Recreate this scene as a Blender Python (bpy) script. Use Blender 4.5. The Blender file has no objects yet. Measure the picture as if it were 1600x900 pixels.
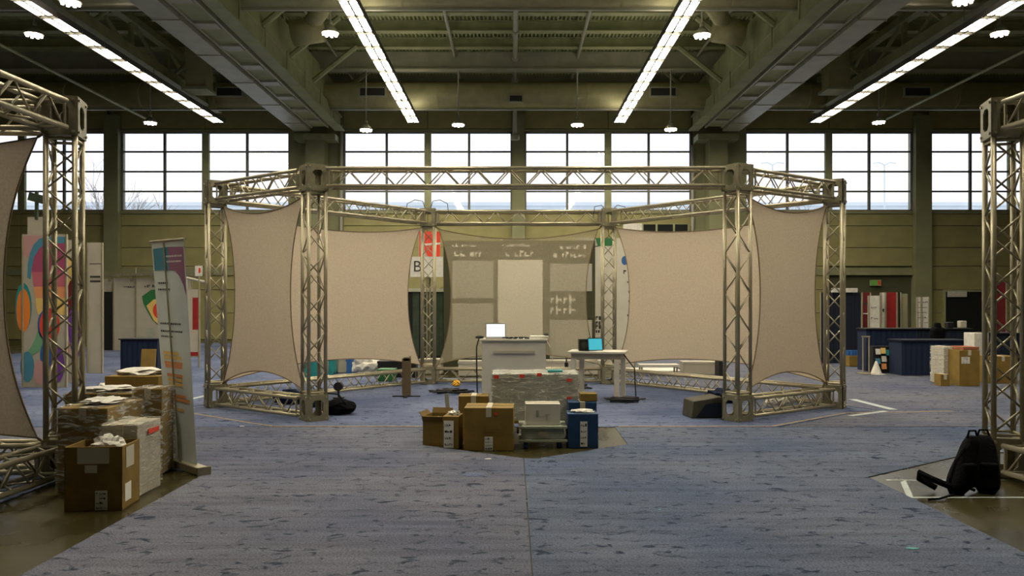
import bpy, bmesh, math, random
from mathutils import Vector, Matrix, Quaternion
random.seed(7)
C = bpy.context.scene.collection
PI = math.pi
R = math.radians

# ---------------- camera / world / exposure ----------------
cam_d = bpy.data.cameras.new('camera'); cam = bpy.data.objects.new('camera', cam_d); C.objects.link(cam)
cam.location = (0, 0, 1.6); cam.rotation_euler = (R(90), 0, 0)
cam_d.lens = 28; cam_d.sensor_width = 36; cam_d.shift_y = 25/1600; cam_d.clip_end = 600
bpy.context.scene.camera = cam
w = bpy.data.worlds.new('overcast'); bpy.context.scene.world = w; w.use_nodes = True
wn = w.node_tree.nodes; wl = w.node_tree.links
bg = wn['Background']; bg.inputs[0].default_value = (0.95, 0.915, 0.98, 1); bg.inputs[1].default_value = 1.35
vs = bpy.context.scene.view_settings
vs.view_transform = 'Standard'; vs.look = 'None'; vs.gamma = 1; vs.use_curve_mapping = False; vs.exposure = 0.12
STRIP_L = 80.0      # luminous strength of the fluorescent lenses
BAY_L = 9.0        # high bay lamps
LAMP_COL = (1.0, 0.90, 0.69, 1)

# ---------------- helpers ----------------
F = 1244.4
def at(x, y, Y): return Vector(((x-800)/F*Y, Y, 1.6-(y-475)/F*Y))
def fl(x, y):
    Y = 1.6*F/(y-475); return Vector(((x-800)/F*Y, Y, 0))

def mat(name, col, rough=0.6, metal=0.0, emis=None, noise=0, nscale=8, bump=0, bscale=60, spec=0.4, col2=None, stretch=(1,1,1), detail=4, contrast=None):
    m = bpy.data.materials.new(name); m.use_nodes = True
    nt = m.node_tree; b = nt.nodes['Principled BSDF']
    b.inputs['Base Color'].default_value = (*col, 1); b.inputs['Roughness'].default_value = rough
    b.inputs['Metallic'].default_value = metal
    b.inputs['Specular IOR Level'].default_value = spec
    if emis:
        b.inputs['Emission Color'].default_value = (*emis[0], 1); b.inputs['Emission Strength'].default_value = emis[1]
    tc = nt.nodes.new('ShaderNodeTexCoord'); mp = nt.nodes.new('ShaderNodeMapping'); mp.inputs['Scale'].default_value = stretch
    nt.links.new(tc.outputs['Object'], mp.inputs[0])
    if noise or col2:
        n = nt.nodes.new('ShaderNodeTexNoise'); n.inputs['Scale'].default_value = nscale; n.inputs['Detail'].default_value = detail
        nt.links.new(mp.outputs[0], n.inputs['Vector'])
        cr = nt.nodes.new('ShaderNodeValToRGB')
        lo, hi = contrast or (0.3, 0.7)
        cr.color_ramp.elements[0].position = lo; cr.color_ramp.elements[1].position = hi
        a = col2 if col2 else tuple(c*(1-noise) for c in col)
        bcol = col if col2 else tuple(min(1, c*(1+noise)) for c in col)
        cr.color_ramp.elements[0].color = (*a, 1); cr.color_ramp.elements[1].color = (*bcol, 1)
        nt.links.new(n.outputs['Fac'], cr.inputs[0]); nt.links.new(cr.outputs[0], b.inputs['Base Color'])
    if bump:
        n2 = nt.nodes.new('ShaderNodeTexNoise'); n2.inputs['Scale'].default_value = bscale; n2.inputs['Detail'].default_value = 3
        nt.links.new(mp.outputs[0], n2.inputs['Vector'])
        bp = nt.nodes.new('ShaderNodeBump'); bp.inputs['Strength'].default_value = bump; bp.inputs['Distance'].default_value = 0.02
        nt.links.new(n2.outputs['Fac'], bp.inputs['Height']); nt.links.new(bp.outputs[0], b.inputs['Normal'])
    return m

M = {}
M['alu'] = mat('truss_aluminium', (.40,.36,.25), .38, .55, noise=.10, nscale=5)
M['alu_dark'] = mat('corner_plate', (.24,.22,.145), .5, .35, noise=.16, nscale=12)
M['hole'] = mat('shadowed_metal', (.03,.03,.028), .7)
M['wall'] = mat('painted_precast', (.34,.31,.14), .85, noise=.1, nscale=1.5, bump=.2, bscale=30)
M['wall2'] = mat('painted_pilaster', (.28,.28,.16), .85, noise=.1, nscale=1.5)
M['ceil'] = mat('painted_deck', (.50,.52,.28), .8, noise=.12, nscale=1)
M['steel'] = mat('painted_steel', (.36,.375,.21), .65, noise=.15, nscale=2)
M['steel_light'] = mat('pale_painted_steel', (.43,.425,.32), .42, noise=.12, nscale=2)
M['duct'] = mat('painted_duct', (.42,.40,.22), .55, .1, noise=.12, nscale=3, bump=.1, bscale=15)
M['frame'] = mat('window_frame', (.20,.20,.17), .6)
M['white_pipe'] = mat('pale_conduit', (.5,.48,.42), .5)
M['black'] = mat('black_plastic', (.012,.012,.014), .5, noise=.2, nscale=30)
M['black_fab'] = mat('black_nylon', (.003,.003,.004), .9, spec=.1, bump=.5, bscale=50, noise=.3)
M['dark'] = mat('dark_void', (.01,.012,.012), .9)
M['dkgreen'] = mat('dark_green_drape', (.03,.045,.025), .8, noise=.25, nscale=5)
M['navy'] = mat('navy_cloth', (.004,.012,.042), .85, noise=.2, nscale=6, stretch=(6,6,.6))
M['navy_dark'] = mat('dark_navy_cloth', (.005,.010,.024), .85, noise=.2, nscale=6, stretch=(6,6,.6))
M['red'] = mat('red_print', (.28,.012,.014), .7, noise=.1)
M['dkred'] = mat('dark_red_cloth', (.14,.012,.015), .85, noise=.2, stretch=(6,6,.6))
M['white'] = mat('white_laminate', (.58,.55,.47), .45, noise=.05, nscale=3)
M['white_dim'] = mat('offwhite_board', (.42,.385,.31), .7, noise=.06, nscale=3)
M['paper'] = mat('white_paper', (.62,.60,.55), .7, noise=.1, nscale=12)
M['card'] = mat('brown_cardboard', (.22,.14,.028), .8, noise=.13, nscale=5, bump=.15, bscale=25)
M['card_in'] = mat('inner_cardboard', (.16,.10,.022), .85, noise=.15, nscale=6)
M['card_red'] = mat('red_brown_carton', (.30,.10,.05), .8, noise=.15, nscale=5)
M['card_blue'] = mat('blue_carton', (.012,.05,.13), .6, noise=.15, nscale=6)
M['tape'] = mat('pale_packing_tape', (.55,.50,.38), .35)
M['label'] = mat('shipping_label', (.78,.76,.70), .6)
M['ink'] = mat('dark_ink', (.03,.03,.03), .7)
M['brownink'] = mat('brown_ink', (.18,.09,.03), .8)
M['redink'] = mat('red_sticker', (.7,.06,.03), .6)
M['teal'] = mat('teal_plastic', (.02,.25,.25), .5)
M['greenb'] = mat('green_plastic', (.03,.16,.05), .5)
M['bluec'] = mat('blue_plastic', (.03,.12,.35), .5)
M['yellow'] = mat('yellow_plastic', (.8,.45,.03), .5)
M['orange'] = mat('orange_print', (.75,.22,.03), .6)
M['pink'] = mat('pink_print', (.50,.13,.17), .6)
M['purple'] = mat('purple_print', (.16,.05,.28), .6)
M['case'] = mat('grey_road_case', (.35,.37,.30), .5, .1, noise=.1)
M['banner'] = mat('banner_film', (.66,.72,.74), .5, noise=.06, nscale=3)
M['ban_teal'] = mat('banner_teal', (.07,.24,.34), .5)
M['ban_rose'] = mat('banner_rose', (.30,.14,.24), .5)
M['ban_orange'] = mat('banner_orange', (.72,.30,.12), .6)
M['ban_yellow'] = mat('banner_yellow', (.75,.52,.16), .6)
M['tan_tape'] = mat('tan_floor_tape', (.30,.22,.11), .7, noise=.3, nscale=10)
M['white_tape'] = mat('white_floor_tape', (.40,.45,.44), .6, noise=.15, nscale=8)
M['concrete'] = None
M['bark'] = mat('bare_bark', (.35,.32,.30), .9, noise=.2)
M['far_build'] = mat('far_facade', (.74,.82,.86), .8, noise=.06, nscale=.3)
M['asphalt'] = mat('pale_asphalt', (.6,.62,.64), .9, noise=.05, nscale=.3)
M['screen_white'] = mat('laptop_screen', (.1,.1,.1), .3, emis=((.85,.88,1.0), 1.1))
M['screen_cyan'] = mat('monitor_screen', (.02,.1,.12), .3, emis=((.06,.50,.60), .8))
M['lens'] = mat('fluorescent_lens', (.8,.8,.8), .5, emis=(LAMP_COL[:3], STRIP_L))
M['lens_outer'] = mat('fluorescent_lens_outer_rows', (.8,.8,.8), .5, emis=(LAMP_COL[:3], STRIP_L*.4))
M['deck_fill'] = mat('added_deck_fill', (.8,.8,.8), .5, emis=(LAMP_COL[:3], STRIP_L*.07))  # glow added on top of the inner fixtures to brighten the roof deck
M['bay'] = mat('high_bay_bulb', (.8,.8,.8), .5, emis=((1,.86,.72), BAY_L))
M['exit_green'] = mat('lit_green_sign', (.02,.1,.02), .5, emis=((.12,.28,.04), .35))
M['exit_red'] = mat('lit_red_sign', (.2,.02,.02), .5, emis=((.45,.08,.03), .3))
M['grille'] = mat('dark_grille', (.035,.035,.03), .7)

def concrete():
    m = mat('sealed_concrete', (.17,.13,.065), .3, spec=.42, noise=.0, bump=.03, bscale=5)
    nt = m.node_tree; b = nt.nodes['Principled BSDF']
    tc = nt.nodes.new('ShaderNodeTexCoord')
    n = nt.nodes.new('ShaderNodeTexNoise'); n.inputs['Scale'].default_value = 1.3; n.inputs['Detail'].default_value = 7
    nt.links.new(tc.outputs['Object'], n.inputs['Vector'])
    cr = nt.nodes.new('ShaderNodeValToRGB'); cr.color_ramp.elements[0].position = .3; cr.color_ramp.elements[1].position = .7
    cr.color_ramp.elements[0].color = (.020,.017,.004,1); cr.color_ramp.elements[1].color = (.055,.047,.015,1)
    nt.links.new(n.outputs['Fac'], cr.inputs[0]); nt.links.new(cr.outputs[0], b.inputs['Base Color'])
    mr = nt.nodes.new('ShaderNodeMapRange'); mr.inputs[3].default_value = .20; mr.inputs[4].default_value = .36
    nt.links.new(n.outputs['Fac'], mr.inputs[0]); nt.links.new(mr.outputs[0], b.inputs['Roughness'])
    return m
M['concrete'] = concrete()

def carpet_mat(name, base, tuft, light):
    m = bpy.data.materials.new(name); m.use_nodes = True; nt = m.node_tree; b = nt.nodes['Principled BSDF']
    b.inputs['Roughness'].default_value = .95; b.inputs['Specular IOR Level'].default_value = .1
    N = nt.nodes.new; L = nt.links.new
    tc = N('ShaderNodeTexCoord')
    mp = N('ShaderNodeMapping'); mp.inputs['Scale'].default_value = (.85, 1.3, 1); L(tc.outputs['Object'], mp.inputs[0])
    # scattered short dark tufts
    n1 = N('ShaderNodeTexNoise'); n1.inputs['Scale'].default_value = 8.5; n1.inputs['Detail'].default_value = 4.5; n1.inputs['Distortion'].default_value = .9; L(mp.outputs[0], n1.inputs['Vector'])
    r1 = N('ShaderNodeValToRGB'); r1.color_ramp.elements[0].position = .57; r1.color_ramp.elements[1].position = .68; L(n1.outputs['Fac'], r1.inputs[0])
    # broad wear
    n2 = N('ShaderNodeTexNoise'); n2.inputs['Scale'].default_value = .55; n2.inputs['Detail'].default_value = 4; L(tc.outputs['Object'], n2.inputs['Vector'])
    r2 = N('ShaderNodeValToRGB'); r2.color_ramp.elements[0].position = .35; r2.color_ramp.elements[1].position = .68
    r2.color_ramp.elements[0].color = (*base, 1); r2.color_ramp.elements[1].color = (*light, 1); L(n2.outputs['Fac'], r2.inputs[0])
    # fine grain
    n3 = N('ShaderNodeTexNoise'); n3.inputs['Scale'].default_value = 70; n3.inputs['Detail'].default_value = 3; L(tc.outputs['Object'], n3.inputs['Vector'])
    r3 = N('ShaderNodeMapRange'); r3.inputs[1].default_value = .3; r3.inputs[2].default_value = .7; r3.inputs[3].default_value = .62; r3.inputs[4].default_value = 1.38; L(n3.outputs['Fac'], r3.inputs[0])
    mp4 = N('ShaderNodeMapping'); mp4.inputs['Scale'].default_value = (.5, 6, 1); L(tc.outputs['Object'], mp4.inputs[0])
    n4 = N('ShaderNodeTexNoise'); n4.inputs['Scale'].default_value = 1.4; n4.inputs['Detail'].default_value = 5; L(mp4.outputs[0], n4.inputs['Vector'])
    r4 = N('ShaderNodeMapRange'); r4.inputs[1].default_value = .3; r4.inputs[2].default_value = .7; r4.inputs[3].default_value = .8; r4.inputs[4].default_value = 1.2; L(n4.outputs['Fac'], r4.inputs[0])
    m3 = N('ShaderNodeMix'); m3.data_type = 'RGBA'; m3.blend_type = 'MULTIPLY'; m3.inputs[0].default_value = 1; L(r2.outputs[0], m3.inputs[6]); L(r4.outputs[0], m3.inputs[7])
    mx = N('ShaderNodeMix'); mx.data_type = 'RGBA'; L(r1.outputs[0], mx.inputs[0]); L(m3.outputs[2], mx.inputs[6]); mx.inputs[7].default_value = (*tuft, 1)
    m2 = N('ShaderNodeMix'); m2.data_type = 'RGBA'; m2.blend_type = 'MULTIPLY'; m2.inputs[0].default_value = 1; L(mx.outputs[2], m2.inputs[6]); L(r3.outputs[0], m2.inputs[7])
    L(m2.outputs[2], b.inputs['Base Color'])
    bp = N('ShaderNodeBump'); bp.inputs['Strength'].default_value = .5; bp.inputs['Distance'].default_value = .01; L(n3.outputs['Fac'], bp.inputs['Height']); L(bp.outputs[0], b.inputs['Normal'])
    return m
M['carpet'] = carpet_mat('blue_carpet', (.086,.096,.145), (.026,.036,.058), (.140,.143,.175))
M['carpet_r'] = carpet_mat('right_blue_carpet', (.068,.090,.150), (.020,.032,.062), (.118,.136,.182))
M['carpet_b'] = carpet_mat('bluer_carpet', (.078,.100,.180), (.026,.040,.090), (.155,.178,.272))

def fabric_mat(name, col, trans, see):
    m = bpy.data.materials.new(name); m.use_nodes = True; nt = m.node_tree; N = nt.nodes.new; L = nt.links.new
    for n in list(nt.nodes): nt.nodes.remove(n)
    out = N('ShaderNodeOutputMaterial'); d = N('ShaderNodeBsdfDiffuse'); t = N('ShaderNodeBsdfTranslucent'); tr = N('ShaderNodeBsdfTransparent')
    tc = N('ShaderNodeTexCoord')
    n = N('ShaderNodeTexNoise'); n.inputs['Scale'].default_value = 45; n.inputs['Detail'].default_value = 3; L(tc.outputs['Object'], n.inputs['Vector'])
    r = N('ShaderNodeValToRGB'); r.color_ramp.elements[0].position = .3; r.color_ramp.elements[1].position = .7
    r.color_ramp.elements[0].color = (*[c*.9 for c in col], 1); r.color_ramp.elements[1].color = (*[min(1, c*1.08) for c in col], 1)
    L(n.outputs['Fac'], r.inputs[0]); L(r.outputs[0], d.inputs[0]); L(r.outputs[0], t.inputs[0])
    a = N('ShaderNodeMixShader'); a.inputs[0].default_value = trans; L(d.outputs[0], a.inputs[1]); L(t.outputs[0], a.inputs[2])
    b = N('ShaderNodeMixShader'); b.inputs[0].default_value = see; L(a.outputs[0], b.inputs[1]); L(tr.outputs[0], b.inputs[2])
    L(b.outputs[0], out.inputs[0]); return m
M['fabric'] = fabric_mat('stretch_fabric', (.66,.555,.425), .14, .0)
M['fabric_thin'] = fabric_mat('thin_stretch_fabric', (.48,.42,.29), .1, .46)
M['hem'] = mat('brown_hem_cord', (.20,.14,.08), .8)

def glass_mat():
    m = bpy.data.materials.new('window_glass'); m.use_nodes = True; nt = m.node_tree; N = nt.nodes.new; L = nt.links.new
    for n in list(nt.nodes): nt.nodes.remove(n)
    out = N('ShaderNodeOutputMaterial'); t = N('ShaderNodeBsdfTransparent'); t.inputs[0].default_value = (.93,.96,.97,1)
    g = N('ShaderNodeBsdfGlossy'); g.inputs['Roughness'].default_value = .03; fz = N('ShaderNodeFresnel'); fz.inputs[0].default_value = 1.3
    a = N('ShaderNodeMixShader'); L(fz.outputs[0], a.inputs[0]); L(t.outputs[0], a.inputs[1]); L(g.outputs[0], a.inputs[2]); L(a.outputs[0], out.inputs[0]); return m
M['glass'] = glass_mat()
def film_mat():
    m = bpy.data.materials.new('stretch_wrap_film'); m.use_nodes = True; nt = m.node_tree; N = nt.nodes.new; L = nt.links.new
    for n in list(nt.nodes): nt.nodes.remove(n)
    out = N('ShaderNodeOutputMaterial'); t = N('ShaderNodeBsdfTransparent')
    g = N('ShaderNodeBsdfPrincipled'); g.inputs['Base Color'].default_value = (.85,.84,.76,1); g.inputs['Roughness'].default_value = .14
    tc = N('ShaderNodeTexCoord'); mp = N('ShaderNodeMapping'); mp.inputs['Scale'].default_value = (2.2, 2.2, 9); L(tc.outputs['Object'], mp.inputs[0])
    n = N('ShaderNodeTexNoise'); n.inputs['Scale'].default_value = 3; n.inputs['Detail'].default_value = 6; n.inputs['Distortion'].default_value = 1.2; L(mp.outputs[0], n.inputs['Vector'])
    r = N('ShaderNodeMapRange'); r.inputs[1].default_value = .46; r.inputs[2].default_value = .66; r.inputs[3].default_value = .05; r.inputs[4].default_value = .7; L(n.outputs['Fac'], r.inputs[0])
    bp = N('ShaderNodeBump'); bp.inputs['Strength'].default_value = 1.0; bp.inputs['Distance'].default_value = .05; L(n.outputs['Fac'], bp.inputs['Height']); L(bp.outputs[0], g.inputs['Normal'])
    a = N('ShaderNodeMixShader'); L(r.outputs[0], a.inputs[0]); L(t.outputs[0], a.inputs[1]); L(g.outputs[0], a.inputs[2]); L(a.outputs[0], out.inputs[0]); return m
M['film'] = film_mat()

class MB:
    def __init__(s): s.v = []; s.f = []
    def add(s, vs, fs):
        o = len(s.v); s.v += [tuple(v) for v in vs]; s.f += [tuple(i+o for i in f) for f in fs]; return s
    def box(s, c, d, rz=0, mtx=None):
        x, y, z = d[0]/2, d[1]/2, d[2]/2
        vs = [Vector((a*x, b*y, e*z)) for e in (-1, 1) for a, b in ((-1,-1),(1,-1),(1,1),(-1,1))]
        m = mtx or Matrix.Rotation(rz, 3, 'Z')
        return s.add([m @ v + Vector(c) for v in vs], [(3,2,1,0),(4,5,6,7),(0,1,5,4),(1,2,6,5),(2,3,7,6),(3,0,4,7)])
    def lim(s, x0, x1, y0, y1, z0, z1): return s.box(((x0+x1)/2, (y0+y1)/2, (z0+z1)/2), (x1-x0, y1-y0, z1-z0))
    def cyl(s, a, b, r, n=8, r2=None):
        a = Vector(a); b = Vector(b); d = (b-a).normalized(); r2 = r if r2 is None else r2
        u = d.orthogonal().normalized(); v = d.cross(u)
        vs = [p + q*(u*math.cos(2*PI*i/n)+v*math.sin(2*PI*i/n)) for p, q in ((a, r), (b, r2)) for i in range(n)]
        fs = [(i, (i+1) % n, n+(i+1) % n, n+i) for i in range(n)] + [tuple(range(n))[::-1], tuple(range(n, 2*n))]
        return s.add(vs, fs)
    def tube(s, pts, r, n=6):
        pts = [Vector(p) for p in pts]; k = len(pts); rings = []
        u = None
        for i, p in enumerate(pts):
            d = (pts[min(i+1, k-1)]-pts[max(i-1, 0)]).normalized()
            if u is None: u = d.orthogonal().normalized()
            u = (u - d*u.dot(d)).normalized(); v = d.cross(u)
            rings += [p + r*(u*math.cos(2*PI*j/n)+v*math.sin(2*PI*j/n)) for j in range(n)]
        fs = [(i*n+j, i*n+(j+1) % n, (i+1)*n+(j+1) % n, (i+1)*n+j) for i in range(k-1) for j in range(n)]
        fs += [tuple(range(n))[::-1], tuple(range((k-1)*n, k*n))]
        return s.add(rings, fs)
    def prism(s, poly, z0, z1):
        n = len(poly)
        return s.add([(p[0], p[1], z0) for p in poly]+[(p[0], p[1], z1) for p in poly],
                     [tuple(range(n))[::-1], tuple(range(n, 2*n))]+[(i, (i+1) % n, n+(i+1) % n, n+i) for i in range(n)])
    def mesh(s, name, m, smooth=False):
        me = bpy.data.meshes.new(name); me.from_pydata(s.v, [], s.f); me.materials.append(m)
        bm = bmesh.new(); bm.from_mesh(me); bmesh.ops.recalc_face_normals(bm, faces=bm.faces); bm.to_mesh(me); bm.free()
        if smooth:
            for p in me.polygons: p.use_smooth = len(p.vertices) <= 4
        return me
    def build(s, name, m, parent=None, smooth=False, bevel=0):
        o = link(name, s.mesh(name, m, smooth), parent)
        if bevel:
            b = o.modifiers.new('bevel', 'BEVEL'); b.width = bevel; b.segments = 2; b.limit_method = 'ANGLE'
        return o

def link(name, me, parent=None):
    o = bpy.data.objects.new(name, me); C.objects.link(o)
    if parent: o.parent = parent
    return o
def empty(name, loc=(0,0,0), rz=0): 
    o = bpy.data.objects.new(name, None); C.objects.link(o); o.location = loc; o.rotation_euler = (0,0,rz); o.empty_display_size = .1; return o
def tag(o, label, cat, group=None):
    o['label'] = label; o['category'] = cat
    if group: o['group'] = group
    return o
def thing(name, label, cat, loc=(0,0,0), rz=0, group=None): return tag(empty(name, loc, rz), label, cat, group)
def struct(o): o['kind'] = 'structure'; return o
def stuff(o): o['kind'] = 'stuff'; return o

def text(parent, s, size, loc, rot, m, name='lettering', depth=.002):
    cu = bpy.data.curves.new('t', 'FONT'); cu.body = s; cu.size = size; cu.extrude = depth; cu.align_x = 'CENTER'; cu.align_y = 'CENTER'
    t = bpy.data.objects.new('t', cu); C.objects.link(t)
    dg = bpy.context.evaluated_depsgraph_get(); me = bpy.data.meshes.new_from_object(t.evaluated_get(dg)); bpy.data.objects.remove(t)
    me.materials.clear(); me.materials.append(m)
    o = link(name, me, parent); o.location = loc; o.rotation_euler = rot; return o

def dashes(mb, x0, x1, z, h, y, seed, t=.002):
    """a line of unreadable print as small marks"""
    rnd = random.Random(seed); x = x0
    while x < x1 - h*.4:
        wd = h*rnd.uniform(.35, .8)
        if rnd.random() < .16: x += h*.7; continue
        wd = min(wd, x1-x); hh = h*rnd.choice((.7, .7, 1))
        mb.lim(x, x+wd*.35, y-t, y, z-h/2, z-h/2+hh)
        mb.lim(x+wd*.35, x+wd, y-t, y, z-h/2+(.0 if rnd.random() < .5 else hh*.6), z-h/2+(hh*.35 if rnd.random() < .5 else hh))
        x += wd + h*.22

# ---------------- floor ----------------
GZ = -.008
fo = MB().lim(-30, 30, -30, 36.2, -.3, GZ).build('floor', M['concrete']); struct(fo)
def carpet(poly, label, m='carpet'):
    o = MB().prism([(p[0], p[1]) for p in poly], GZ, 0).build('carpet', M[m]); tag(o, label, 'carpet'); return o
carpet([(.116,-6),(.116,8.27),(-1.02,9.05),(-1.02,10.36),(-16,10.36),(-16,8.6),(-4.6,8.6),(-2.9,7.46),(-2.9,-6)], 'mottled blue aisle carpet left of the centre seam')
carpet([(.124,-6),(3.3,-6),(3.3,7.38),(5.0,8.6),(16,8.6),(16,10.36),(1.34,10.36),(1.32,9.09),(.25,8.25),(.124,8.27)], 'mottled blue aisle carpet right of the centre seam', 'carpet_r')
carpet([(-3.1,10.39),(3.45,10.39),(5.45,12.1),(2.6,17.2),(-2.3,17.2),(-5.15,12.1)], 'blue carpet inside the ring of trusses', 'carpet_b')
carpet([(-16,10.39),(-3.16,10.39),(-5.19,12.12),(-2.35,17.24),(-2.35,33),(-16,33)], 'blue carpet behind the left of the truss ring, under the skirted table', 'carpet_b')
carpet([(3.51,10.39),(16,10.39),(16,33),(2.65,33),(2.65,17.24),(5.49,12.12)], 'blue carpet to the right of the truss ring, under the navy counters')
carpet([(-4.12,2.5),(-4.12,7.35),(-5.2,8.1),(-12,8.1),(-12,2.5)], 'blue carpet under the near left truss booth', 'carpet_b')
carpet([(4.62,2.5),(12,2.5),(12,8.1),(5.7,8.1),(4.62,7.4)], 'blue carpet under the near right truss booth')

def strip(pts, wd, m, label, cat='tape', name='floor_tape', h=.0015):
    mb = MB()
    for a, b in zip(pts, pts[1:]):
        a = Vector(a); b = Vector(b); d = (b-a); L = d.length; d.normalize(); n = Vector((-d.y, d.x, 0))*wd/2
        mb.prism([a-n, b-n, b+n, a+n], a.z, a.z+h)
    return tag(mb.build(name, M[m]), label, cat)
strip([(-4.9,11.85,.0005),(-3.6,10.78,.0005),(-3.12,10.42,.0005),(-1.05,10.42,.0005)], .045, 'tan_tape', 'worn tan tape along the seam before the left front tower')
strip([(1.4,10.42,.0005),(3.4,10.42,.0005),(4.9,11.7,.0005),(6.6,11.9,.0005)], .045, 'tan_tape', 'worn tan tape along the seam before the right front tower')
strip([fl(1332,624)+Vector((0,0,.0005)), fl(1396,640)+Vector((0,0,.0005))], .13, 'white_tape', 'wide white tape running back beside the right outer tower')
strip([fl(1384,642.5)+Vector((0,0,.0025)), fl(1328,650)+Vector((0,0,.0025))], .09, 'white_tape', 'white tape crossing the tan tape near the right outer tower')
strip([fl(322,618)+Vector((0,0,.0005)), fl(262,632)+Vector((0,0,.0005))], .10, 'white_tape', 'white tape between the roll-up banner and the left outer tower')
o = MB().prism([fl(1407,752), fl(1415,748.5), fl(1427,775), fl(1418,777)], GZ, GZ+.002).build('floor_tape', M['white_tape']); tag(o, 'white tape at the left end of the square on bare concrete', 'tape')
strip([Vector((fl(1418,777).x, 6.62, GZ)), Vector((4.6, 6.62, GZ))], .035, 'white_tape', 'thin pale tape line on bare concrete in front of the backpacks')
strip([Vector((3.42, 7.27, GZ)), Vector((4.5, 7.27, GZ))], .025, 'white_tape', 'thin pale tape line on bare concrete behind the backpacks')
for i, (x, y, s, lb) in enumerate([(378,666,.05,'scrap of white paper on the carpet before the left front tower'), (1030,797,.02,'tiny green scrap on the right aisle carpet'),(763,717,.05,'white crumpled scrap at the front of the bare patch'),(1426,857,.05,'thin green scrap on the carpet at lower right'),(740,742,.14,'pale worn scrap on the carpet before the boxes')]):
    p = fl(x, y); mb = MB(); n = 7
    mb.prism([(p.x+s*random.uniform(.6,1)*math.cos(2*PI*k/n), p.y+s*.6*random.uniform(.6,1)*math.sin(2*PI*k/n)) for k in range(n)], .0, .003)
    tag(mb.build('paper_scrap', M['teal'] if 'green' in lb else (M['carpet_b'] if 'worn' in lb else M['paper'])), lb, 'litter')

# ---------------- hall shell ----------------
WY = 36.0; PX = 34.567   # pixels per metre on the far wall
def wx(x): return (x-800)/PX
def wz(y): return 1.6+(475-y)/PX
SILL, HEAD, DECK = wz(330), wz(206), 12.0
wins = [(wx(-100), wx(168)), (wx(190), wx(453)), (wx(537), wx(800)), (wx(820), wx(1080)), (wx(1164), wx(1425)), (wx(1450), wx(1711))]
wb = struct(empty('wall_back'))
mb = MB(); mb.lim(-30, 30, WY+.12, WY+.35, -.3, SILL-.02); mb.lim(-30, 30, WY+.12, WY+.35, HEAD+.02, DECK+.6)
xs = [-30]+[v for ab in wins for v in ab]+[30]
for i in range(0, len(xs), 2): mb.lim(xs[i], xs[i+1], WY+.12, WY+.35, SILL-.02, HEAD+.02)
mb.build('backing', M['wall2'], wb)
rows = [(0, 1.2), (1.2, 2.25), (2.25, wz(416)), (wz(416), wz(387)), (wz(387), wz(353)), (wz(353), SILL-.12)]
OPEN = [(wx(1330), wx(1425), wz(430)), (wx(1475), wx(1532), wz(456))]
pm = {}
def panel(x0, x1, z0, z1, m='wall'):
    g = .015; key = (round(x1-x0, 3), round(z1-z0, 3), m)
    if key not in pm: pm[key] = MB().lim(g, x1-x0-g, -.06, .12, g, z1-z0-g).mesh('wall_panel', M[m])
    o = link('wall_panel', pm[key], wb); o.location = (x0, WY, z0); return o
for (a, b) in wins:
    n = 2; 
    if b-a < 5: n = 1
    for i in range(n):
        x0 = a+(b-a)*i/n; x1 = a+(b-a)*(i+1)/n
        for (z0, z1) in rows:
            z0 = max(z0, 0)
            if any(x0 < ob-.2 and x1 > oa+.2 and z0 < oz-.1 for oa, ob, oz in OPEN): 
                if x0 < OPEN[0][1]-.2 and x1 > OPEN[0][0]+.2: continue
            panel(x0, x1, z0, z1)
        panel(x0, x1, HEAD+.12, HEAD+1.0); panel(x0, x1, HEAD+1.0, DECK-.45)
mb = MB()
for (a, b) in wins: mb.lim(a, b, WY-.12, WY+.14, SILL-.12, SILL); mb.lim(a, b, WY-.10, WY+.14, HEAD, HEAD+.10)
mb.lim(wx(-100), wx(1430), WY-.14, WY+.1, wz(430), wz(418)-.02) 
mb.build('ledge', M['wall2'], wb)
# pilasters and big columns
pil = [(168,190,.35), (800,820,.3), (1425,1450,.35)]
for x0, x1, d in pil: MB().lim(wx(x0), wx(x1), WY-d, WY+.12, 0, wz(182)).build('pilaster', M['wall2'], wb)
for x0, x1 in ((453,537), (1083,1164)): MB().lim(wx(x0), wx(x1), WY-.2, WY+.12, 0, wz(165)).build('pilaster', M['wall2'], wb)
# high louvre opening and vertical pipe
mb = MB().lim(wx(1003), wx(1075), WY-.12, WY-.06, wz(362), wz(351)); mb.build('louvre_recess', M['dark'], wb)
mb = MB()
for x in (1003, 1025, 1052, 1075): mb.lim(wx(x)-.04, wx(x)+.04, WY-.16, WY-.06, wz(362), wz(350))
mb.build('louvre_frame', M['steel'], wb)
tag(MB().cyl((wx(535), WY-.3, 3), (wx(535), WY-.3, 9.6), .07).build('downpipe', M['white_pipe'], smooth=True), 'pale vertical pipe on the wall behind the front left tower', 'pipe')
tag(MB().cyl((wx(1080), WY-.3, 3), (wx(1080), WY-.3, 8.7), .07).build('downpipe', M['white_pipe'], smooth=True), 'pale vertical pipe on the wall behind the front right tower', 'pipe')

for nm, x0, x1, y0, y1 in (('wall_left', -30.3, -30, -30, 36.4), ('wall_right', 30, 30.3, -30, 36.4), ('wall_front', -30.3, 30.3, -30.3, -30)):
    struct(MB().lim(x0, x1, y0, y1, -.3, DECK+.4).build(nm, M['wall']))

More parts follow.
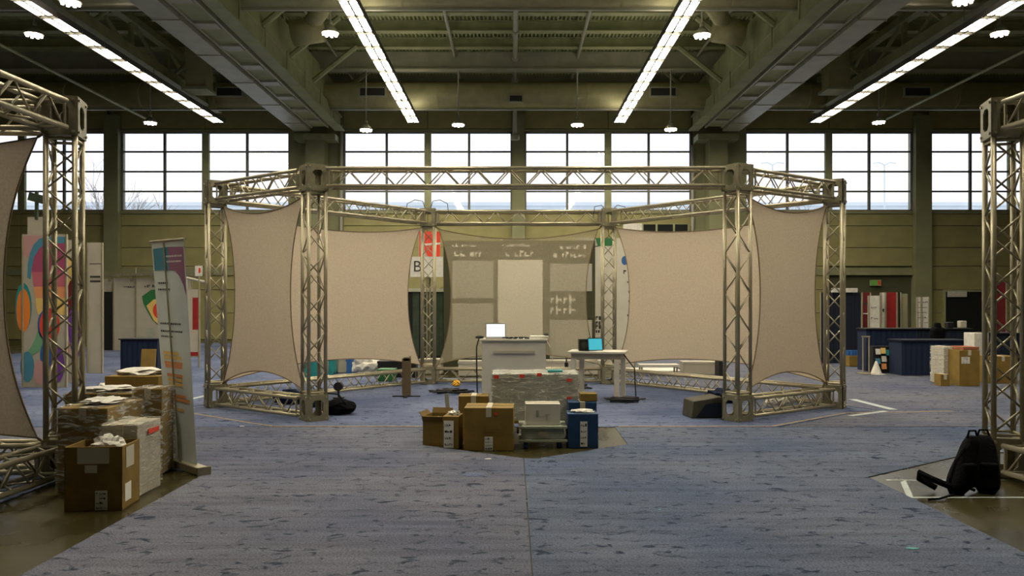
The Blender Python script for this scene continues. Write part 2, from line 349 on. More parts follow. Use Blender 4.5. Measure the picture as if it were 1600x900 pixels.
# windows
paneM = {}
for k, (a, b) in enumerate(wins):
    wnd = struct(empty('window_%d' % (k+1), (a, WY, SILL))); W = b-a; H = HEAD-SILL
    cols = [0, .255, .5, .745, 1]
    fr = MB().lim(0, W, -.02, .12, 0, .07).lim(0, W, -.02, .12, H-.07, H).lim(0, .07, -.02, .12, 0, H).lim(W-.07, W, -.02, .12, 0, H)
    fr.build('window_frame', M['frame'], wnd)
    MB().lim(W/2-.15, W/2+.15, -.06, .12, .03, H-.03).build('mullion', M['steel'], wnd)
    for c in (cols[1], cols[3]): MB().lim(W*c-.05, W*c+.05, -.01, .11, .03, H-.03).build('mullion', M['frame'], wnd)
    for j in (1, 2, 3): MB().lim(.03, W-.03, 0, .1, H*j/4-.035, H*j/4+.035).build('transom', M['frame'], wnd)
    for i in range(4):
        for j in range(4):
            key = (round(W, 2), i % 2)
            wd = W*(cols[i+1]-cols[i])
            if (key) not in paneM: paneM[key] = MB().lim(0, wd, .05, .06, 0, H/4).mesh('pane', M['glass'])
            o = link('pane', paneM[key], wnd); o.location = (W*cols[i], 0, H*j/4)

# doors / openings
d = struct(empty('door_1', (wx(1475), WY-.07, 0)))
MB().lim(0, wx(1532)-wx(1475), -.03, .0, 0, wz(456)).build('dark_opening_sheet', M['dark'], d)  # flat sheet, the opening's darkness put into its colour
MB().lim(-.1, 0, -.08, .01, 0, wz(456)+.1).lim(wx(1532)-wx(1475), wx(1532)-wx(1475)+.1, -.08, .01, 0, wz(456)+.1).lim(0, wx(1532)-wx(1475), -.08, .01, wz(456), wz(456)+.1).build('door_frame', M['steel'], d)
tag(MB().lim(wx(1477), wx(1507), WY-.19, WY-.16, wz(464), wz(455)).build('wall_sign', M['paper']), 'white strip sign at the top of the dark doorway on the right', 'sign')
# recessed bay right (dark soffit)
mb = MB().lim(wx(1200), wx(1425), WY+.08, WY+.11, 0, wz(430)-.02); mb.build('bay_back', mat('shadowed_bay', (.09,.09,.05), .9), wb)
s = thing('exit_sign', 'small lit green and red sign under the wall ledge at right', 'sign', (wx(1367), WY-.05, wz(442)))
MB().lim(-.24, .24, -.05, .05, -.13, .13).build('housing', M['steel'], s)
MB().lim(-.22, .07, -.06, -.05, -.1, .1).build('green_face', M['exit_green'], s); MB().lim(.08, .22, -.06, -.05, -.1, .1).build('red_face', M['exit_red'], s)

# ceiling: corrugated deck
n = 1600; mb = MB(); vsx = []
for i in range(n+1):
    x = -30+60*i/n; k = i % 4
    vsx.append((x, DECK if k in (0, 1) else DECK+.11))
top = [(x, y, z) for y in (-30.2, 36.4) for x, z in vsx]
mb.add(top, [(i, i+1, n+1+i+1, n+1+i) for i in range(n)])
cl = mb.build('ceiling', M['ceil']); struct(cl); sd = cl.modifiers.new('thick', 'SOLIDIFY'); sd.thickness = .15; sd.offset = 1
MB().lim(-30.3, 30.3, -30.3, 36.5, DECK+.3, DECK+.5).build('roof_slab', M['ceil'], cl)
pur = MB().lim(-30, 30, -.16, .16, 0, .04).lim(-30, 30, -.02, .02, .04, .37).lim(-30, 30, -.12, .12, .37, .4).mesh('purlin', M['steel'])
for Y in (18.5, 20.3, 22.1, 23.9, 25.7, 27.5, 29.3, 31.15, 34.4): o = link('purlin', pur, cl); o.location = (0, Y, DECK-.4)
o = link('purlin', MB().lim(-30, 30, -.2, .2, 0, .05).lim(-30, 30, -.03, .03, .05, .75).mesh('deep_purlin', M['steel_light']), cl); o.location = (0, 32.1, 11.0)
CX = .2
# round ducts across the hall
def duct(Y, zb, dia, label, grilles):
    t = thing('air_duct', label, 'duct', (0, Y, zb+dia/2)); n = 24
    MB().cyl((-30, 0, 0), (30, 0, 0), dia/2, n).build('shell', M['duct'], t, smooth=True)
    bm_ = MB().cyl((-.03, 0, 0), (.03, 0, 0), dia/2+.02, n).mesh('seam_band', M['duct'])
    for k in range(-9, 10): o = link('seam_band', bm_, t); o.location = (k*3.05, 0, 0)
    MB().lim(-30, 30, -.05, .05, -dia/2-.07, -dia/2).build('support_rail', M['steel_light'], t)
    for gx, gz, gw, gh in grilles:
        y = -math.sqrt(max(.01, (dia/2)**2-gz**2))
        MB().lim(gx-gw/2-.05, gx+gw/2+.05, y-.09, y+.2, gz-gh/2-.05, gz+gh/2+.05).build('grille_frame', M['steel_light'], t)
        MB().lim(gx-gw/2, gx+gw/2, y-.1, y-.085, gz-gh/2, gz+gh/2).build('grille', M['grille'], t)
duct(33, 9.70, 1.06, 'long round grey-green duct just before the far windows', [((586-800)/37.7, .0, 1.0, .3), ((1032-800)/37.7, .0, 1.0, .3), ((806-800)/37.7, -.25, .5, .22), (-11.5,0,1,.3), (16.5,0,1,.3)])
duct(22.2, 9.85, 1.15, 'round grey-green duct crossing at the top of the picture', [(.11, -.1, .52, .25)])
# centre pipes along the hall
def pipe(X, z, y0, y1, r, label, joints=True, m='white_pipe'):
    t = thing('ceiling_pipe', label, 'pipe', (X, y0, z))
    MB().cyl((0,0,0), (0, y1-y0, 0), r).build('pipe_run', M[m], t, smooth=True)
    if joints:
        k = 1.0; cm_ = MB().cyl((0,0,0), (0,.14,0), r*1.7).mesh('coupling', M['steel_light'])
        while k < y1-y0: o = link('coupling', cm_, t); o.location = (0,k,0); k += 3.1
pipe(.13, 11.4, 12, 35, .085, 'pale sprinkler pipe along the hall centre above the ducts')
pipe(-2.3, 11.55, 12, 35, .06, 'thin pale pipe left of the centre pipe', False)
pipe(2.65, 11.55, 12, 35, .06, 'thin pale pipe right of the centre pipe', False)
pipe(-7.0, 11.5, 12, 35, .05, 'thin pale pipe above the left inner light row', False)
pipe(7.4, 11.5, 12, 35, .05, 'thin pale pipe above the right inner light row', False)
pipe(-15.6, 9.5, 10, 34, .05, 'thin conduit outside the left outer light row', False, 'steel')
pipe(16.0, 9.5, 10, 34, .05, 'thin conduit outside the right outer light row', False, 'steel')
t = thing('drop_pipe', 'short pipe dropping at the centre pilaster under the duct', 'pipe', (.13, 34.95, 8.9))
MB().cyl((0,0,0),(0,0,2.36),.09).build('riser', M['white_pipe'], t, smooth=True); MB().cyl((0,0,-.1),(0,0,.12),.2).build('valve', M['steel_light'], t, smooth=True)
# main roof girders along the hall, mirrored about CX
for s, side in ((-1, 'left'), (1, 'right')):
    def X(v): return CX + s*v
    def bl(mb, a, b, y0, y1, z0, z1): return mb.lim(min(X(a), X(b)), max(X(a), X(b)), y0, y1, z0, z1)
    t = tag(empty('box_duct'), 'wide flat-bellied box duct along the %s roof girder' % side, 'duct')
    bl(MB(), 8.95, 9.68, 8, 34.6, 9.1, 9.62).build('duct_body', M['steel_light'], t)
    fm_ = bl(MB(), 8.93, 9.7, 0, .06, 9.08, 9.64).mesh('flange', M['steel_light'])
    for k in range(9): o = link('flange', fm_, t); o.location = (0, 9+3*k, 0)
    t = tag(empty('cable_tray'), 'long tray of ribbed panels beside the %s box duct' % side, 'tray')
    bl(MB(), 8.12, 8.85, 8, 34.3, 9.25, 9.32).build('tray_floor', M['steel'], t)
    bl(bl(MB(), 8.10, 8.16, 8, 34.3, 9.18, 9.55), 8.80, 8.86, 8, 34.3, 9.18, 9.55).build('side_rail', M['steel_light'], t)
    bkm = bl(MB(), 8.2, 8.78, 0, .45, 9.17, 9.25).mesh('tray_plate', M['steel_light'])
    for k in range(12): o = link('tray_plate', bkm, t); o.location = (0, 12+1.9*k, 0)
    t = tag(empty('roof_girder'), 'deep steel roof girder with bottom flange on the %s side' % side, 'beam')
    bl(bl(MB(), 7.55, 7.98, 8, 35, 9.2, 9.26), 7.74, 7.79, 8, 35, 9.26, 9.9).build('crane_rail_beam', M['steel'], t)
    bl(MB(), 7.9, 8.6, 8, 35.4, 9.95, 11.2).build('girder_web', M['steel'], t)
    bl(MB(), 7.75, 8.75, 8, 35.4, 9.87, 9.95).build('girder_flange', M['steel_light'], t)
    hm = bl(bl(MB(), 7.62, 7.66, 0, .06, 9.26, 9.95), 7.87, 7.91, 0, .06, 9.26, 9.95).mesh('hanger', M['steel'])
    for k in range(10): o = link('hanger', hm, t); o.location = (0, 12.5+2.3*k, 0)
    pmn = bl(MB(), 8.1, 8.4, 0, .3, 11.2, DECK).mesh('post', M['steel'])
    for k in range(8): o = link('post', pmn, t); o.location = (0, 12+3.1*k, 0)
    for k in range(8):
        y = 12+3.1*k
        MB().cyl((X(7.9), y+.15, 10.2), (X(6.2), y+.15, DECK-.45), .1, 6).build('knee_brace', M['steel'], t)
        MB().cyl((X(8.6), y+.15, 10.2), (X(10.4), y+.15, DECK-.45), .1, 6).build('knee_brace', M['steel'], t)
    # hall column
    t = tag(empty('hall_column', (X(8.84), 35.3, 0)), 'tall grey-green hall column carrying the %s girder' % side, 'column')
    MB().lim(-.4, .4, -.4, .4, 0, 9.08).build('shaft', M['wall2'], t); MB().lim(-.9, .9, -.45, .45, 8.8, 9.06).build('bracket', M['steel'], t)
    # stub duct elbows near the girder
    t = tag(empty('duct_elbow'), 'short round duct elbow stub beside the %s girder' % side, 'duct')
    MB().cyl((X(6.9), 26.5, 10.9), (X(6.1), 25.2, 11.1), .28, 14).build('elbow_arm', M['duct'], t, smooth=True); MB().cyl((X(7.5), 26.5, 10.6), (X(6.5), 26.5, 10.75), .42, 16).build('elbow_mouth', M['duct'], t, smooth=True)
    # secondary truss in the side bay
    t = tag(empty('roof_truss'), 'open steel roof truss over the %s side bay' % side, 'beam')
    bl(MB(), 13.2, 13.5, 12, 35, 10.0, 10.25).build('bottom_chord', M['steel'], t); bl(MB(), 13.2, 13.5, 12, 35, 11.3, 11.55).build('top_chord', M['steel'], t)
    for k in range(8):
        y = 13+2.9*k; MB().cyl((X(13.35), y, 10.2), (X(13.35), y, 11.4), .1, 6).build('web_post', M['steel'], t)
        MB().cyl((X(13.35), y, 11.4), (X(13.35), y+2.9, 10.15), .07, 6).build('web_diagonal', M['steel'], t)
        if k % 2 == 0:
            MB().cyl((X(13.3), y, 10.2), (X(11.6), y, DECK-.45), .07, 6).build('knee_brace', M['steel'], t)
            MB().cyl((X(13.4), y, 10.2), (X(15.1), y, DECK-.45), .07, 6).build('knee_brace', M['steel'], t)
    t = tag(empty('drop_duct'), 'square vertical duct dropping beside the %s outer light row' % side, 'duct')
    bl(MB(), 11.35, 12.1, 29, 29.7, 9.5, 11.55).build('duct_drop', M['duct'], t); bl(MB(), 11.25, 12.2, 28.9, 29.8, 9.4, 9.5).build('outlet', M['steel'], t)
    t = tag(empty('side_beam'), 'long steel beam over the %s outer light row' % side, 'beam')
    bl(MB(), 12.6, 12.85, 8, 34, 9.75, 9.8).build('flange', M['steel'], t); bl(MB(), 12.7, 12.75, 8, 34, 9.8, 10.15).build('web', M['steel'], t)

# fluorescent rows
M['lum'] = mat('luminaire_louvre', (.10,.095,.08), .5)
lumM = MB().lim(-.24, .24, .0, 1.19, .03, .13).lim(-.24, -.215, 0, 1.19, -.03, .04).lim(.215, .24, 0, 1.19, -.03, .04).lim(-.025, .025, 0, 1.19, -.015, .04).lim(-.24, .24, 0, .05, -.045, .04).mesh('luminaire', M['lum'])
lensM = MB().lim(-.195, -.04, .12, 1.10, .0, .028).lim(.04, .195, .12, 1.10, 0, .028).mesh('lens', M['lens'])
lensM2 = lensM.copy(); lensM2.materials.clear(); lensM2.materials.append(M['lens_outer'])
upM = MB().lim(-.16, .16, .15, 1.05, .131, .14).mesh('added_deck_fill', M['deck_fill'])  # added upward-facing glow, out of view above the housings
rodM = MB().cyl((0,0,.13),(0,0,.7),.012,5).mesh('hanger_rod', M['steel'])
rows_ = [(-12.1,'leftmost'), (-4.06,'second from left'), (4.43,'third from left'), (12.5,'rightmost')]
for X0, nm in rows_:
    big = abs(X0) > 15
    t = thing('fluorescent_light_row', ('row of fluorescent fixtures hung under the ceiling, %s of the four' % nm) if not big else 'row of fluorescent fixtures hung %s' % nm, 'ceiling light', (X0, 33, 9.1), group=None)
    for k in range(23):
        o = link('luminaire', lumM, t); o.location = (0, -1.22*(k+1), 0)
        q = link('lens', lensM2 if abs(X0) > 8 else lensM, o); q = link('added_deck_fill', upM, o) if abs(X0) < 8 else q
        if k % 4 == 0 : link('hanger_rod', rodM, o)
# high bay lamps
hb_h = MB().cyl((0,0,.06),(0,0,.28),.27,18,.10).cyl((0,0,.30),(0,0,.42),.07,10)
hb_hM = hb_h.mesh('reflector', M['steel_light'], True)
rod2 = MB().cyl((0,0,0),(0,0,1),.03,6).mesh('hanger_rod', M['white_pipe'])
bulb = MB()
for a in range(12):
    rr = .2 if a < 8 else .07
    bulb.cyl((rr*math.cos(a*PI/4), rr*math.sin(a*PI/4), .0), (rr*math.cos(a*PI/4), rr*math.sin(a*PI/4), .06), .042, 8)
bulbM = bulb.mesh('bulb_cluster', M['bay'])
HB = [(53,57,23.9,'far upper left corner'), (110,7,20.3,'at the top edge above the left outer light row'), (235,194,32.1,'before the leftmost far window'), (516,55,23.9,'between the left girder and left inner light row'), (572,205,32.1,'before the window right of the left column'), (716,197,32.1,'left of the centre pilaster'), (902,197,32.1,'right of the centre pilaster'), (1048,204,32.1,'before the window left of the right column'), (1097,58,23.9,'between the right inner light row and right girder'), (1373,193,32.1,'before the far right window'), (1562,55,23.9,'in the upper right corner'), (1505,5,20.3,'at the top edge above the right outer light row')]
for x, y, Y, lb in HB:
    p = at(x, y, Y); t = thing('high_bay_lamp', 'round high bay lamp hanging '+lb, 'ceiling light', p, group='high bay lamps')
    link('reflector', hb_hM, t); q = link('hanger_rod', rod2, t); q.location = (0,0,.42); q.scale = (1,1,(11.0 if Y > 30 else 11.6)-p.z-.42); stuff(link('bulb_cluster', bulbM, t))

# outside
o = MB().lim(-150, 150, 36.6, 260, -.5, -.1).build('ground', M['asphalt']); struct(o); o.name = 'ground'
t = thing('far_building', 'pale low building seen through the bottom of the far windows', 'building', (0, 130, 0))
MB().lim(-110, 110, 0, 20, -.1, 17.6).build('facade', M['far_build'], t); MB().lim(-110.5, 110.5, -.4, 20, 17.6, 18.2).build('parapet', M['far_build'], t)
def branch(mb, p, d, L, r, depth, rnd):
    q = p + d*L; mb.cyl(p, q, r, 4, r*.65)
    if depth:
        for k in range(3):
            nd = (d + Vector((rnd.uniform(-.75,.75), rnd.uniform(-.5,.5), rnd.uniform(-.2,.5)))).normalized()
            branch(mb, p+d*L*rnd.uniform(.55, 1), nd, L*rnd.uniform(.6,.8), r*.6, depth-1, rnd)
for i, (x, Y, L, dp, lb) in enumerate([(165, 62, 4.6, 5, 'bare tree outside behind the leftmost pilaster'), (230, 75, 4.6, 4, 'bare tree outside the second window from left'), (1245, 70, 4.6, 4, 'bare tree outside the window right of the right column')]):
    rnd = random.Random(30+i); p = Vector(((x-800)/F*Y, Y, -.1)); t = thing('bare_tree', lb, 'tree', p)
    mb = MB(); branch(mb, Vector((0,0,0)), Vector((.03,0,1)).normalized(), L, .14, dp, rnd); mb.build('branches', M['bark'], t)
for x, Y, lb in ((1207, 90, 'thin lamp post outside the window right of the right column'), (1382, 90, 'double-headed lamp post outside before the right pilaster')):
    p = Vector(((x-800)/F*Y, Y, -.1)); t = thing('lamp_post', lb, 'lamp post', p)
    MB().cyl((0,0,0),(0,0,17.5),.09,6).build('mast', M['far_build'], t); MB().tube([(0,0,17.4),(.6,0,17.7),(1.3,0,17.6)],.07).tube([(0,0,17.4),(-.6,0,17.7),(-1.3,0,17.6)],.07).build('arms', M['far_build'], t)

# ---------------- trusses ----------------
TW = .24; TR = .025; BOX = .30; BH = .36; TOPZ = 3.51
strutM = {}
def strut_mesh(L):
    k = round(L, 3)
    if k not in strutM: strutM[k] = MB().cyl((0,0,0), (0,0,k), .010, 6).mesh('strut', M['alu'], True)
    return strutM[k]
def truss(name, label, cat, p0, axis, side, L, pitch, group, cross=False):
    """lattice box truss from p0 along axis; side = direction of one pair of chords"""
    axis = Vector(axis).normalized(); side = Vector(side); side = (side-axis*side.dot(axis)).normalized(); up = axis.cross(side)
    t = thing(name, label, cat); t.matrix_world = Matrix.Translation(p0) @ Matrix((side, up, axis)).transposed().to_4x4(); 
    h = TW/2
    cm = MB().cyl((0,0,0),(0,0,L), TR, 10).mesh('chord', M['alu'], True)
    cs = [(-h,-h), (h,-h), (h,h), (-h,h)]
    for c in cs: o = link('chord', cm, t); o.location = (*c, 0)
    n = max(2, round((L-.1)/pitch)); st = (L-.1)/n; ln = math.hypot(st, TW); sm = strut_mesh(ln)
    for fi in range(4):
        a = Vector((*cs[fi], 0)); b = Vector((*cs[(fi+1) % 4], 0))
        for k in range(n):
            p, q = (a, b) if (k+(0 if cross else fi//2)+fi) % 2 == 0 else (b, a)
            z = .05+st*k; p = p+Vector((0,0,z)); q = q+Vector((0,0,z+st)); 
            o = link('strut', sm, t); o.location = p; o.rotation_mode = 'QUATERNION'; o.rotation_quaternion = Vector((0,0,1)).rotation_difference(q-p)
    for z in (.03, L-.03):
        mb = MB()
        for fi in range(4): mb.cyl((*cs[fi], z), (*cs[(fi+1) % 4], z), .014, 6)
        mb.build('end_frame', M['alu'], t)
    return t
def plate(mb, w_, h_, t_, hw, hh, mtx):
    """plate in local XZ with an octagonal opening"""
    c = .035; o = [(-w_/2,-h_/2),(0,-h_/2),(w_/2,-h_/2),(w_/2,0),(w_/2,h_/2),(0,h_/2),(-w_/2,h_/2),(-w_/2,0)]
    i = [(-hw+c,-hh),(hw-c,-hh),(hw,-hh+c),(hw,hh-c),(hw-c,hh),(-hw+c,hh),(-hw,hh-c),(-hw,-hh+c)]
    vs = [mtx @ Vector((p[0], y, p[1])) for y in (-t_/2, t_/2) for p in o+i]
    fs = []
    O = lambda k: k % 8
    I = lambda k: 8+k % 8
    quads = [(0,1,8),(1,9,8),(1,2,9),(2,10,9),(2,3,10),(3,11,10),(3,4,11),(4,12,11),(4,5,12),(5,13,12),(5,6,13),(6,14,13),(6,7,14),(7,15,14),(7,0,15),(0,8,15)]
    for q in quads: fs.append(q); fs.append(tuple(v+16 for v in q[::-1]))
    for k in range(8): fs.append((k, (k+1) % 8, 16+(k+1) % 8, 16+k)); fs.append((8+(k+1) % 8, 8+k, 24+k, 24+(k+1) % 8))
    mb.add(vs, fs)
sideM = None; boltM = None
def corner(p, yaw, label):
    """cubic corner block standing at p (base centre)"""
    global sideM, boltM
    t = thing('truss_corner_block', label, 'corner block', p, yaw, 'perforated corner blocks of the trusses')
    if sideM is None:
        mb = MB(); plate(mb, BOX, BH, .016, .075, .105, Matrix.Identity(4)); sideM = mb.mesh('side_plate', M['alu_dark'])
        mb = MB(); plate(mb, BOX-.03, BOX-.03, .016, .075, .075, Matrix.Rotation(PI/2, 4, 'X')); corner.lid = mb.mesh('end_plate', M['alu_dark'])
        mb = MB()
        for sx in (-1,1):
            for sz in (-1,1): mb.cyl((sx*.115, -.008, sz*.145), (sx*.115, -.022, sz*.145), .014, 6)
        boltM = mb.mesh('bolts', M['alu'])
    for k in range(4):
        o = link('side_plate', sideM, t); m = Matrix.Rotation(k*PI/2, 4, 'Z') @ Matrix.Translation((0, -BOX/2+.008, BH/2)); o.matrix_local = m
        q = stuff(link('bolts', boltM, o))
    for z in (.008, BH-.008): o = link('end_plate', corner.lid, t); o.location = (0, 0, z)
    return t
def tower(x, y, yaw, nm, pitch=.262):
    corner((x, y, 0), yaw, 'perforated metal corner block on the floor under the '+nm)
    corner((x, y, TOPZ-BH), yaw, 'perforated metal corner block on top of the '+nm)
    truss('truss_tower', 'upright lattice truss tower, the '+nm, 'truss', (x, y, BH), (0,0,1), (math.cos(yaw), math.sin(yaw), 0), TOPZ-2*BH, pitch, 'upright truss towers', True)
def beam(a, b, zc, nm, ca=.165, cb=.165, pitch=.22):
    a = Vector((*a, zc)); b = Vector((*b, zc)); d = (b-a); L = d.length; d.normalize()
    truss('truss_beam', nm, 'truss', a+d*ca, d, (0,0,1), L-ca-cb, pitch, 'horizontal truss beams')
ZT = TOPZ-BH/2; ZB = BH/2
FL = (-2.73, 10.98); FR = (3.10, 10.95); OL = (-4.62, 12.42); OR = (4.98, 12.3); BL = (-1.68, 16.0); BR = (1.94, 16.0)
tower(*FL, R(35), 'front left tower of the middle booth'); tower(*FR, R(32), 'front right tower of the middle booth')
tower(*OL, R(31), 'left outer tower of the middle booth'); tower(*OR, R(-31), 'right outer tower of the middle booth')
tower(*BL, 0, 'back left tower of the middle booth'); tower(*BR, 0, 'back right tower of the middle booth')
beam(FL, FR, ZT, 'long lattice truss beam across the open front of the middle booth', .2, .2)
beam(OL, FL, ZT, 'upper truss beam over the left front fabric panel', .19, .2); beam(OL, FL, ZB, 'floor truss beam under the left front fabric panel', .19, .2)
beam(OR, FR, ZT, 'upper truss beam over the right front fabric panel', .19, .2); beam(OR, FR, ZB, 'floor truss beam under the right front fabric panel', .19, .2)
beam(OL, BL, ZT, 'upper truss beam over the left rear fabric panel', .19, .2); beam(OL, BL, ZB, 'floor truss beam under the left rear fabric panel', .19, .2)
beam(OR, BR, ZT, 'upper truss beam over the right rear fabric panel', .19, .2); beam(OR, BR, ZB, 'floor truss beam under the right rear fabric panel', .19, .2)
beam(BL, BR, ZT, 'upper truss beam over the central rear fabric panel'); beam(BL, BR, ZB, 'floor truss beam under the central rear fabric panel')
NL = (-4.17, 7.42); NR = (4.61, 7.47)
tower(*NL, R(14), 'near left booth, right-hand tower', .225); tower(*NR, R(-14), 'near right booth, left-hand tower', .225)
NL2 = (-4.30, 4.3); NR2 = (4.80, 4.3)
tower(*NL2, R(-4), 'near left booth, tower nearest the camera'); tower(*NR2, R(4), 'near right booth, tower nearest the camera')
NL3 = (-8.6, 7.2); NR3 = (9.1, 7.2)
tower(*NL3, R(-2), 'near left booth, far left tower'); tower(*NR3, R(2), 'near right booth, far right tower')
for a, b, s in ((NL, NL2, 'left'), (NR, NR2, 'right')):
    beam(a, b, ZT, 'upper truss beam coming toward the camera at far %s' % s); beam(a, b, ZB, 'floor truss beam coming toward the camera at far %s' % s)
for a, b, s in ((NL, NL3, 'left'), (NR, NR3, 'right')):
    beam(a, b, ZT, 'upper truss beam above the near %s fabric panel' % s); beam(a, b, ZB, 'floor truss beam below the near %s fabric panel' % s)

# ---------------- stretched fabric ----------------
def panel_fabric(c00, c10, c11, c01, label, m='fabric', bow=.2, bt=.17, bb=.22):
    """corners: bottom-a, bottom-b, top-b, top-a"""
    c00, c10, c11, c01 = map(Vector, (c00, c10, c11, c01)); W = (c10-c00).length; H = (c01-c00).length; n = 24
    nrm = (c10-c00).cross(c01-c00).normalized()
    def P(u, v):
        uu = u + (bow/W)*(1-abs(2*v-1)**2.2)*(1-2*u); 
        k = 1-(2*u-1)**2
        vv = v + ((bb/H)*k*(1-v) - (bt/H)*k*v)
        p = (c00*(1-uu)+c10*uu)*(1-vv)+(c01*(1-uu)+c11*uu)*vv
        return p + nrm*.03*math.sin(PI*u)*math.sin(PI*v)
    t = thing('stretch_fabric_panel', label, 'fabric panel', (c00+c10)/2)
    inv = -(c00+c10)/2
    vs = [P(i/n, j/n)+inv for j in range(n+1) for i in range(n+1)]
    fs = [(j*(n+1)+i, j*(n+1)+i+1, (j+1)*(n+1)+i+1, (j+1)*(n+1)+i) for j in range(n) for i in range(n)]
    o = MB().add(vs, fs).build('cloth', M[m], t, smooth=True)
    loop = [P(i/n, 0) for i in range(n+1)]+[P(1, j/n) for j in range(1, n+1)]+[P(1-i/n, 1) for i in range(1, n+1)]+[P(0, 1-j/n) for j in range(1, n+1)]
    MB().tube([p+inv for p in loop], .009, 5).build('hem_cord', M['hem'], t)
    cen = (c00+c11)/2
    for c in (c00, c10, c11, c01):
        d = (c-cen).normalized(); MB().cyl(c+inv, c+inv+d*.09, .012, 6).build('corner_strap', M['hem'], t)
def between(A, B, label, ia=.22, ib=.22, off=0, z0=.39, z1=3.11, **k):
    A = Vector((*A, 0)); B = Vector((*B, 0)); d = (B-A).normalized(); n = Vector((-d.y, d.x, 0))*off
    a = A+d*ia+n; b = B-d*ib+n; Z = Vector((0,0,1))
    panel_fabric(a+Z*z0, b+Z*z0, b+Z*z1, a+Z*z1, label, **k)
between(OL, FL, 'beige stretch fabric sail in the left front bay of the middle booth', .18, .24, .02, bow=.30)
between(FR, OR, 'beige stretch fabric sail in the right front bay of the middle booth', .22, .18, .02, bow=.30)
between(OL, BL, 'beige stretch fabric sail in the left rear bay of the middle booth', .2, .22, .0, bow=.34, bt=.2)
between(BR, OR, 'beige stretch fabric sail in the right rear bay of the middle booth', .22, .2, 0, bow=.34, bt=.2)
between(BL, BR, 'thin see-through beige fabric sail in the central rear bay behind the counter', .2, .2, 0, m='fabric_thin', bow=.25, bt=.2)
between(NL3, NL, 'beige stretch fabric sail at the left edge of the picture', .2, .19, -.1, z0=.37, z1=3.13, bow=.30, bt=.2, bb=.12)
between(NR, NR3, 'beige stretch fabric sail at the right edge of the picture', .20, .2, -.1, z0=.37, z1=3.13, bow=.30, bt=.2, bb=.12)
# wire hoops on the back towers
for (x, y), lb in ((BL, 'black cable hoops bent over the back left tower top'), (BR, 'black cable tails looped over the back right tower top')):
    mb = MB()
    for s in (-1, 1):
        if x > 0 : mb.tube([(x+s*.1, y-.1, TOPZ+.004), (x+s*.16, y-.12, TOPZ+.06), (x+s*.3, y-.2, TOPZ+.02), (x+s*.33, y-.22, TOPZ-.2)], .008)
        else: mb.tube([(x+s*.06, y-.1, TOPZ+.01), (x+s*.10, y-.12, TOPZ+.14), (x+s*.25, y-.17, TOPZ+.16), (x+s*.40, y-.2, TOPZ+.08), (x+s*.42, y-.2, TOPZ-.12)], .008)
    tag(mb.build('cable_hoops', M['black']), lb, 'cable')

# ---------------- boxes ----------------
def carton(label, x0, x1, y0, y1, z0, h, m='card', rz=0, name='cardboard_box', tape=True, lab=None, wrap=False, open_=False, flaps=True, cat='box', marks=None, tape_front=False):
    cx, cy = (x0+x1)/2, (y0+y1)/2; W, D = x1-x0, y1-y0
    t = thing(name, label, cat, (cx, cy, z0), rz); a, b = W/2, D/2
    if open_:
        mb = MB(); th = .008
        mb.lim(-a, a, -b, -b+th, 0, h).lim(-a, a, b-th, b, 0, h).lim(-a, -a+th, -b, b, 0, h).lim(a-th, a, -b, b, 0, h).lim(-a, a, -b, b, 0, .01)
        mb.build('body', M[m], t)
        for k, (c, d, rot) in enumerate((((0,-b-.02,h-.03),(W,.006,.07),None), ((0,b+.02,h+.025),(W*.96,.006,.07),None), ((-a-.025,0,h+.01),(.006,D*.95,.07),None)) if flaps else ()):
            ax = 'X' if k < 2 else 'Y'; ang = (.5, -.5, -.7)[k]
            MB().box(c, d, mtx=Matrix.Rotation(ang, 3, ax)).build('flap', M['card_in'], t)
    else:
        MB().lim(-a, a, -b, b, 0, h).build('body', M[m], t, bevel=.006)
        MB().lim(-a+.004, a-.004, -.004, .004, h, h+.0025).build('flap_seam', M['card_in'], t)
        if tape:
            MB().lim(-.03, .03, -b-.002, b+.002, h, h+.004).lim(-.03, .03, -b-.003, -b, h-.10, h).build('tape', M['tape'], t)
    if tape_front:
        MB().lim(-a*.55, a*.55, -b-.004, -b-.001, h-.13, h-.01).build('tape', M['tape'], t)
    if lab:
        for (lx, lz, lw, lh) in lab:
            o = MB().lim(a*lx-lw/2, a*lx+lw/2, -b-.005, -b-.001, h*lz-lh/2, h*lz+lh/2).build('shipping_label', M['label'], t)
            q = MB()
            for r in range(4): dashes(q, a*lx-lw*.4, a*lx+lw*.4, h*lz-lh*.36+r*lh*.24, lh*.11, -b-.005, r+int(lx*9))
            q.build('print', M['ink'], o)
    if marks:
        q = MB()
        for (mx, mz, mw, rowsn) in marks:
            for r in range(rowsn): dashes(q, a*mx-mw/2, a*mx+mw/2, h*mz-r*.03, .016, -b-.0015, r+3)
        q.build('print', M['brownink'], t)
    if wrap:
        g = .012; o = MB()
        nx, nz = 16, 10; rnd = random.Random(int(abs(x0)*99)); vs = []; fs = []
        per = [(-a-g + (2*a+2*g)*i/nx, -b-g) for i in range(nx)]+[(a+g, -b-g+(2*b+2*g)*i/nx) for i in range(nx)]+[(a+g-(2*a+2*g)*i/nx, b+g) for i in range(nx)]+[(-a-g, b+g-(2*b+2*g)*i/nx) for i in range(nx)]
        N_ = len(per)
        for j in range(nz+1):
            for p in per: s_ = 1+rnd.uniform(-.012,.012) if 0 < j < nz else 1; vs.append((p[0]*s_, p[1]*s_, .012+(h-.0)*j/nz))
        for j in range(nz):
            for i in range(N_): fs.append((j*N_+i, j*N_+(i+1) % N_, (j+1)*N_+(i+1) % N_, (j+1)*N_+i))
        fs.append(tuple(range(nz*N_, nz*N_+N_)))
        o.add(vs, fs).build('stretch_wrap', M['film'], t)
    return t
G = GZ
